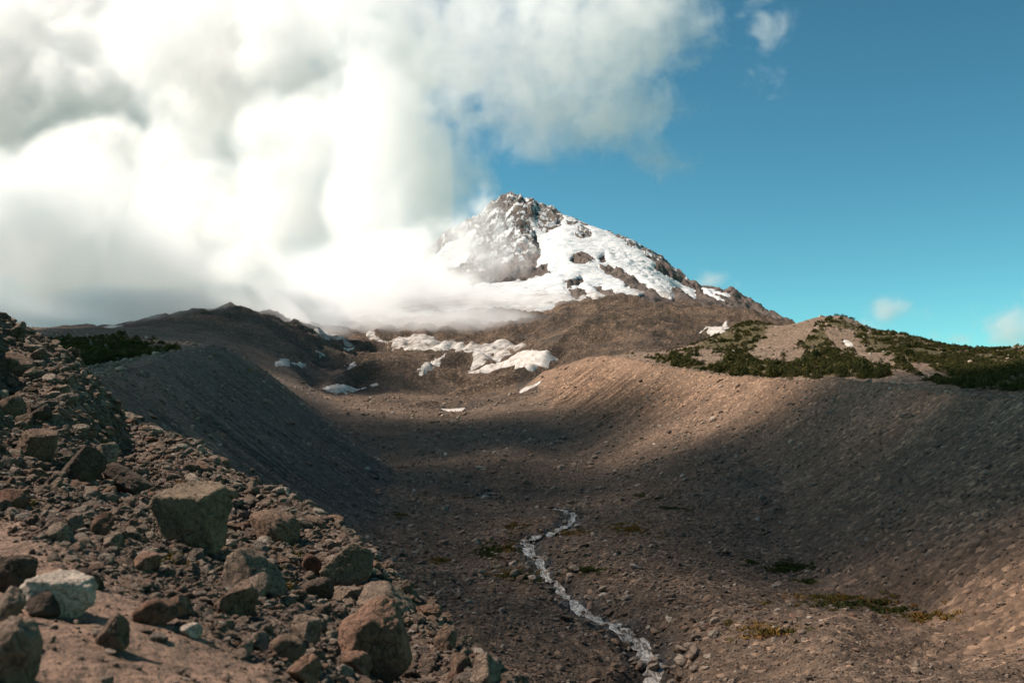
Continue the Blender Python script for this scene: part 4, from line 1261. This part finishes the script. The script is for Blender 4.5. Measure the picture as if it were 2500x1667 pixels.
def tree_points(n, a0, a1, y0, y1, parts):
    a = rng.uniform(a0, a1, n)
    l = rng.uniform(math.log(y0), math.log(y1), n)
    vg = gv.pick(veg, a, l)
    pt = gv.pick(partv, a, l)
    Y = np.exp(l)
    X = a * Y
    cl = sstep(-0.2, 0.25, fbm(X / 14, Y / 14, 6.0, 4, 0.6))
    ok = (rng.random(n) < vg * (0.07 + 0.8 * cl)) & np.isin(pt, parts)
    a, l, X, Y = a[ok], l[ok], X[ok], Y[ok]
    return X, Y, gv.zal(a, l), cl[ok]
X, Y, Z, cl = tree_points(46000, 0.08, 0.62, 200, 780, [3])
H = 0.8 + 0.9 * cl + rng.gamma(1.5, 0.42, len(X))
dcr = polyline(X, Y, mor_r)[0]
H = H * (1 + 0.9 * (1 - sstep(5, 60, dcr)) * (rng.random(len(X)) < 0.6))
px, py = to_px(X, Y, Z)
H = np.where(py < 830, np.minimum(H, 2.6), H)
H = np.where(px > 2250, np.minimum(H, 2.2), H)
bigT = np.argsort(-H / Y * ((px > 1500) & (px < 2520)))[:230]
SEG = ['at the far left tip of the wood', 'just right of the left tip of the wood', 'below the left of the bare scree gap', 'left of the bare scree gap', 'below the bare scree gap', 'right of the bare scree gap', 'under the ridge knob', 'below the small snow patch', 'right of the small snow patch', 'well right of the small snow patch', 'left of the dark right clump', 'in the dark right clump', 'at the right edge of the picture']
for i in bigT:
    t, c = TREES[int(rng.choice([0, 1, 2, 4, 5]))]
    e = bpy.data.objects.new('conifer_tree', None)
    COL.objects.link(e)
    e.empty_display_size = 0.3
    e.location = (X[i], Y[i], Z[i])
    e.rotation_euler = (0, 0, rng.uniform(0, 6.28))
    e.scale = (H[i] * rng.uniform(0.85, 1.2), H[i] * rng.uniform(0.85, 1.2), H[i])
    seg = int(np.clip((px[i] - 1500) // 80, 0, 12))
    row = 'behind the moraine crest' if dcr[i] < 40 else ('on the ridge slope' if py[i] > 850 else 'near the ridge skyline')
    tag(e, ranked((seg, row), 'conifer ' + row + ',', SEG[seg]), 'tree', 'stunted conifers on the wooded ridge')
    link('trunk', t, parent=e)
    link('crown', c, parent=e)
rest = np.setdiff1d(np.arange(len(X)), bigT)
sc_ = H[rest][:, None] * np.stack([rng.uniform(0.8, 1.5, len(rest)), rng.uniform(0.8, 1.5, len(rest)), rng.uniform(0.55, 0.95, len(rest))], 1)
rt = np.stack([rng.normal(0, 0.08, len(rest)), rng.normal(0, 0.08, len(rest)), rng.uniform(0, 6.28, len(rest))], 1)
scatter('conifer_scrub', 'dense low conifer scrub covering the ridge', 'scrub', np.stack([X, Y, Z], 1)[rest], sc_, rt, tree_col)
X, Y, Z, cl = tree_points(26000, -0.62, -0.22, 150, 800, [5, 2])
H = 1.0 + 1.0 * cl + rng.gamma(1.6, 0.4, len(X))
sc_ = H[:, None] * np.stack([rng.uniform(0.9, 1.5, len(X)), rng.uniform(0.9, 1.5, len(X)), rng.uniform(0.6, 1.0, len(X))], 1)
rt = np.stack([rng.normal(0, 0.08, len(X)), rng.normal(0, 0.08, len(X)), rng.uniform(0, 6.28, len(X))], 1)
scatter('far_wood', 'dark wood of low conifers on the plateau at the left', 'wood', np.stack([X, Y, Z], 1), sc_, rt, tree_col)
print('trees', len(rest), len(X))

# ------------------------------------------------------------------ grass and moss by the stream
tuft_col = bpy.data.collections.new('tuft_shapes')
k = NT('autumn_grass')
rnd = k.n('ObjectInfo').outputs['Random']
m_grass = k.done(k.ramp(rnd, [(0.0, (0.055, 0.060, 0.012)), (0.4, (0.11, 0.085, 0.018)), (0.75, (0.21, 0.115, 0.025)), (1.0, (0.17, 0.07, 0.02))]))
k = NT('green_cushion')
m_cush = k.done(k.ramp(k.n('ObjectInfo').outputs['Random'], [(0.0, (0.028, 0.036, 0.008)), (1.0, (0.075, 0.075, 0.016))]))
def tuft(seed, mat):
    r = np.random.default_rng(seed)
    v, f = [], []
    for q in range(26):
        an, rad = r.uniform(0, 6.28), 0.8 * math.sqrt(r.random())
        bx, by_ = rad * math.cos(an), rad * math.sin(an)
        d = np.array([r.normal(0, 0.35), r.normal(0, 0.35), r.uniform(0.35, 0.8) * (1.1 - 0.6 * rad)])
        sd = np.cross(d, r.normal(size=3))
        sd *= 0.09 / (np.linalg.norm(sd) + 1e-9)
        b = len(v)
        p0 = np.array([bx, by_, -0.05])
        v += [p0 - sd, p0 + sd, p0 + d * 0.6 + sd * 0.7, p0 + d]
        f.append((b, b + 1, b + 2, b + 3))
    m = mesh_arrays('tuft', v, np.array(f), smooth=False)
    m.materials.append(mat)
    return m
cush_col = bpy.data.collections.new('cushion_shapes')
for i in range(4):
    tuft_col.objects.link(bpy.data.objects.new('tuft_%d' % i, tuft(80 + i, m_grass)))
    cush_col.objects.link(bpy.data.objects.new('cushion_%d' % i, tuft(90 + i, m_cush)))
def tufts(name, label, ells, coll, size):
    pts, scl = [], []
    for cx_, cy_, rx, ry, n in ells:
        for q in range(n):
            an, rad = rng.uniform(0, 6.28), rng.normal(0, 0.6)
            g = gf if cx_ < 720 and cy_ > 900 and cx_ + cy_ * 0 < 720 and size < 0.3 else gv
            h = g.hit(cx_ + rx * rad * math.cos(an), cy_ + ry * rad * math.sin(an))
            if h:
                pts.append(h)
                scl.append(size * rng.uniform(0.6, 1.5) * np.array([1, 1, rng.uniform(0.5, 1.0)]))
    pts, scl = np.array(pts), np.array(scl)
    rt = np.zeros((len(pts), 3))
    rt[:, 2] = rng.uniform(0, 6.28, len(pts))
    scatter(name, label, 'plants', pts, scl, rt, coll)
tufts('autumn_grass', 'orange and yellow autumn grass tufts near the stream', [(975, 1257, 28, 8, 60), (1255, 1285, 40, 12, 90), (1380, 1300, 60, 10, 120), (1540, 1290, 90, 22, 160), (1240, 1335, 22, 14, 60), (1075, 1368, 30, 8, 50), (1240, 1400, 60, 15, 60), (1870, 1540, 120, 20, 60), (2050, 1462, 180, 22, 120), (2250, 1505, 100, 14, 60), (830, 1290, 60, 12, 40), (1130, 1215, 160, 10, 60), (870, 1070, 300, 30, 0)], tuft_col, 0.55)
tufts('green_cushion', 'low dark green cushion plants on the valley floor', [(1200, 1345, 55, 18, 220), (1440, 1390, 50, 9, 90), (1930, 1385, 45, 13, 200), (1975, 1420, 20, 8, 30), (1832, 1372, 14, 6, 20), (1280, 1410, 45, 12, 60), (1560, 1210, 60, 10, 40), (1640, 1240, 50, 8, 30), (2080, 1475, 120, 10, 60), (2180, 1490, 60, 8, 40)], cush_col, 0.6)
tufts('dry_grass', 'small yellow grass tufts between stones of the near slope', [(425, 1365, 40, 16, 30), (700, 1360, 30, 30, 60), (385, 1145, 30, 10, 24), (460, 1175, 40, 16, 24), (60, 1225, 14, 12, 20), (690, 1430, 30, 14, 24)], tuft_col, 0.09)
# ------------------------------------------------------------------ clouds
def cloud_material(name, dens, color=(1.0, 0.980, 0.976), g=0.0):
    m = bpy.data.materials.new(name)
    m.use_nodes = True
    t = m.node_tree
    t.nodes.clear()
    o = t.nodes.new('ShaderNodeOutputMaterial')
    v = t.nodes.new('ShaderNodeVolumePrincipled')
    v.inputs['Color'].default_value = (*color, 1)
    v.inputs['Density'].default_value = dens
    v.inputs['Anisotropy'].default_value = g
    t.links.new(v.outputs[0], o.inputs['Volume'])
    return m

def cloud(name, label, blobs, box, voxel, mat, nscale, namp, soft, bias=0.0, detail=6, rough=0.55, seed=0.0, stretch=(1, 1, 1), lumps=0.0):
    """blobs: (centre, radii, weight) ellipsoids in metres, broken up by fractal noise"""
    ng = bpy.data.node_groups.new(name, 'GeometryNodeTree')
    ng.interface.new_socket('Geometry', in_out='INPUT', socket_type='NodeSocketGeometry')
    ng.interface.new_socket('Geometry', in_out='OUTPUT', socket_type='NodeSocketGeometry')
    N, L = ng.nodes, ng.links
    def mth(op, a, b=None, c=None, clamp=False):
        q = N.new('ShaderNodeMath')
        q.operation = op
        q.use_clamp = clamp
        for i, s in enumerate((a, b, c)):
            if s is None:
                continue
            if isinstance(s, (int, float)):
                q.inputs[i].default_value = s
            else:
                L.new(s, q.inputs[i])
        return q.outputs[0]
    def vec(op, a, b):
        q = N.new('ShaderNodeVectorMath')
        q.operation = op
        L.new(a, q.inputs[0])
        if b is not None:
            q.inputs[1].default_value = b
        return q
    pos = N.new('GeometryNodeInputPosition').outputs[0]
    # large-scale distortion of the blobs
    acc = None
    for c, r, w in blobs:
        d = vec('SUBTRACT', pos, c).outputs[0]
        d = vec('MULTIPLY', d, tuple(1.0 / q for q in r)).outputs[0]
        ln = vec('LENGTH', d, None).outputs['Value']
        s = mth('MULTIPLY', mth('SUBTRACT', 1.0, ln), w)
        acc = s if acc is None else mth('SMOOTH_MAX', acc, s, 0.15)
    ps = vec('MULTIPLY', pos, stretch).outputs[0]
    nz = N.new('ShaderNodeTexNoise')
    nz.noise_dimensions = '4D'
    L.new(ps, nz.inputs['Vector'])
    nz.inputs['W'].default_value = seed
    nz.inputs['Scale'].default_value = nscale
    nz.inputs['Detail'].default_value = detail
    nz.inputs['Roughness'].default_value = rough
    nz.inputs['Distortion'].default_value = 0.6
    n = mth('MULTIPLY', mth('SUBTRACT', nz.outputs['Fac'], 0.5), namp)
    d = mth('ADD', mth('ADD', acc, n), bias)
    d = mth('DIVIDE', d, soft, clamp=True)
    d = mth('MULTIPLY', d, mth('MULTIPLY', d, mth('SUBTRACT', 3.0, mth('MULTIPLY', d, 2.0))))
    if lumps:
        n2 = N.new('ShaderNodeTexNoise')
        n2.noise_dimensions = '4D'
        L.new(ps, n2.inputs['Vector'])
        n2.inputs['W'].default_value = seed + 20
        n2.inputs['Scale'].default_value = nscale * 2.6
        n2.inputs['Detail'].default_value = 5
        n2.inputs['Roughness'].default_value = 0.6
        lm = mth('MULTIPLY', mth('SUBTRACT', n2.outputs['Fac'], 0.36), 4.5, clamp=True)
        d = mth('MULTIPLY', d, mth('ADD', mth('MULTIPLY', lm, lumps), 1.0 - 0.75 * min(lumps, 1.0)))
    vc = N.new('GeometryNodeVolumeCube')
    L.new(d, vc.inputs['Density'])
    vc.inputs['Min'].default_value = box[0]
    vc.inputs['Max'].default_value = box[1]
    for i, ax in enumerate('XYZ'):
        vc.inputs['Resolution ' + ax].default_value = max(4, int((box[1][i] - box[0][i]) / voxel))
    sm = N.new('GeometryNodeSetMaterial')
    sm.inputs['Material'].default_value = mat
    L.new(vc.outputs[0], sm.inputs['Geometry'])
    out = N.new('NodeGroupOutput')
    L.new(sm.outputs[0], out.inputs[0])
    v = bpy.data.volumes.new(name)
    v.materials.append(mat)
    o = bpy.data.objects.new(name, v)
    COL.objects.link(o)
    o.modifiers.new('density', 'NODES').node_group = ng
    return tag(o, label, 'cloud', kind='stuff')

def blob(px, py, D, rpx, rpy, rd, w=1.0):
    x, y, z = (float(q) for q in world(px, py, D))
    return ((x, y, z), (rpx * D / F, rd, rpy * D / F), w)

m_spill = cloud_material('cloud_spill', 0.011, g=0.3)
m_wisp = cloud_material('cloud_wisp', 0.008, g=0.3)
m_shade = cloud_material('cloud_overhead', 0.035, g=0.3)
m_tower = cloud_material('cloud_tower', 0.0075, g=0.35)
m_mist = cloud_material('cloud_mist', 0.018, g=0.3)
m_cloud = cloud_material('cloud_mass', 0.012, g=0.35)
m_thin = cloud_material('cloud_thin', 0.0060, g=0.35)
BANK = [blob(-350, 620, 1180, 420, 200, 170, 1.2), blob(60, 620, 1180, 420, 180, 150, 1.2), blob(330, 655, 1180, 260, 130, 130, 1.1), blob(-80, 470, 1260, 330, 140, 110, 0.6), blob(220, 480, 1230, 280, 130, 100, 0.6),
        blob(0, 745, 1150, 380, 60, 110, 1.1), blob(330, 745, 1130, 300, 45, 90, 1.0), blob(60, 778, 1090, 420, 48, 100, 1.2)]
cloud('cloud', 'grey based cloud bank resting on the dark ridge at the left', BANK, ((-1150, 980, 95), (-230, 1440, 470)), 5.5, m_cloud, 0.0085, 1.3, 0.5, bias=0.06, rough=0.70, detail=9, lumps=1.0)
TOWER = [blob(1030, 480, 3100, 130, 190, 130, 0.75), blob(940, 440, 3100, 140, 320, 150), blob(960, 610, 3050, 130, 120, 140), blob(820, 110, 3700, 240, 230, 170), blob(780, 420, 3350, 200, 240, 160), blob(720, 640, 3500, 250, 170, 160), blob(600, 350, 4100, 250, 280, 190), blob(530, 70, 3900, 260, 210, 170), blob(500, 600, 3750, 250, 210, 180),
         blob(350, 260, 4500, 280, 280, 190), blob(250, 520, 4250, 280, 230, 190), blob(130, 80, 4800, 290, 230, 200), blob(50, 380, 5050, 290, 280, 210), blob(-120, 220, 4600, 250, 330, 200), blob(330, -20, 5150, 320, 200, 180), blob(660, -10, 4400, 290, 170, 170)]
cloud('cloud', 'huge white cloud towers hiding the left flank of the peak', TOWER, ((-3300, 2880, 380), (-200, 5400, 2650)), 15.0, m_tower, 0.0030, 1.9, 0.24, bias=0.12, seed=2.0, rough=0.66, detail=9, lumps=1.1)
SPILL = [blob(900, 690, 1620, 230, 110, 150), blob(1040, 735, 1560, 190, 75, 120), blob(1190, 755, 1530, 170, 52, 100), blob(1320, 748, 1500, 110, 36, 80),
         blob(640, 738, 1130, 200, 34, 110), blob(370, 752, 1060, 250, 34, 110), blob(90, 772, 920, 260, 30, 110, 0.5), blob(760, 790, 1180, 120, 30, 90, 0.8), blob(860, 775, 1330, 180, 45, 110), blob(1010, 790, 1300, 200, 36, 90), blob(1150, 785, 1330, 180, 36, 90), blob(800, 740, 1450, 200, 80, 120)]
cloud('cloud', 'low ragged cloud spilling across the foot of the peak', SPILL, ((-620, 780, 90), (200, 1800, 420)), 5.5, m_spill, 0.0125, 1.8, 0.40, bias=0.08, seed=5.0, rough=0.64, detail=8, lumps=0.8)
MIST = [blob(985, 640, 2000, 130, 110, 110, 0.9), blob(1200, 640, 2000, 120, 80, 60, 0.7), blob(1120, 590, 2250, 130, 90, 80, 0.55), blob(1180, 510, 2450, 60, 60, 70, 0.5), blob(1060, 690, 1900, 170, 60, 70, 0.8), blob(1450, 735, 1560, 60, 22, 50, 0.5), blob(1230, 590, 2080, 40, 90, 50, 0.6)]
cloud('cloud', 'thin mist drifting over the left shoulder of the peak', MIST, ((-420, 1750, 180), (260, 2620, 640)), 6.0, m_mist, 0.0115, 2.2, 0.8, bias=-0.02, seed=15.0, rough=0.64, detail=7)
VEIL = [blob(1000, 100, 2950, 250, 280, 150, 0.9), blob(1000, -20, 2950, 300, 110, 140, 0.9), blob(1040, 430, 2950, 190, 220, 140, 1.0), blob(950, 300, 2950, 150, 320, 140, 0.9), blob(1240, 120, 3250, 270, 240, 150, 0.9), blob(1350, 290, 3250, 270, 110, 130, 0.8),
        blob(1440, 110, 3550, 240, 280, 150, 0.9), blob(1510, 250, 3550, 200, 120, 130, 0.8), blob(1610, 385, 3550, 120, 60, 90, 0.6), blob(1570, 20, 3850, 210, 220, 140, 0.9)]
cloud('cloud', 'broken thin cloud with blue gaps above the summit', VEIL, ((-650, 2780, 640), (950, 4020, 2050)), 9.5, m_thin, 0.0066, 2.6, 0.38, bias=-0.05, seed=3.0, rough=0.72, detail=9, lumps=0.8)
WISP = [blob(1735, 688, 4800, 62, 24, 80, 0.6), blob(2185, 752, 4800, 80, 30, 80, 0.5), blob(2470, 800, 4800, 90, 70, 120, 0.7), blob(2600, 790, 4800, 160, 80, 120, 0.8), blob(1875, 60, 4800, 45, 110, 80, 0.36), blob(2080, 800, 4800, 60, 25, 80, 0.45), blob(2330, 825, 4800, 60, 22, 80, 0.5)]
cloud('cloud', 'small wisps of cloud in the blue sky at the right', WISP, ((800, 4640, 350), (3100, 4960, 2250)), 13.0, m_wisp, 0.0065, 2.6, 0.7, bias=0.02, seed=8.0, rough=0.66)
# higher clouds, above the view, whose shadows lie on the valley
HC = 620.0
def over(x, y, rx, ry, w=1.0):
    q = HC / SUND.z
    return ((x + SUND.x * q, y + SUND.y * q, HC), (rx, ry, 70.0), w)
SHADE = [over(75, 230, 55, 75), over(32, 185, 30, 70), over(115, 140, 60, 60), over(-15, 430, 95, 110), over(-90, 240, 50, 150), over(-150, 450, 90, 150), over(-70, 330, 60, 60), over(160, 240, 60, 110), over(72, 140, 40, 55), over(100, 112, 50, 42, 1.4), over(82, 140, 60, 52, 1.5), over(76, 108, 46, 34, 1.3), over(62, 170, 40, 50), over(48, 150, 22, 40), over(-330, 1000, 210, 160), over(-190, 830, 120, 140), over(-480, 880, 190, 210), over(-140, 960, 100, 110), over(-560, 640, 150, 200), over(-250, 540, 120, 170), over(-190, 680, 110, 120), over(-110, 330, 60, 100), over(-25, 320, 50, 70, 0.8), over(-110, 770, 80, 70, 0.9), over(-66, 180, 42, 95, 1.4), over(-100, 290, 48, 95, 1.3), over(-48, 115, 30, 50, 1.2), over(-35, 240, 30, 60, 0.9), over(18, 285, 34, 55, 0.8)]
sx = [c[0][0] for c in SHADE]; sy = [c[0][1] for c in SHADE]
cloud('cloud', 'broken cloud overhead shading the valley', SHADE, ((min(sx) - 220, min(sy) - 220, HC - 80), (max(sx) + 220, max(sy) + 220, HC + 80)), 9.0, m_shade, 0.018, 0.9, 0.75, bias=0.06, seed=12.0)
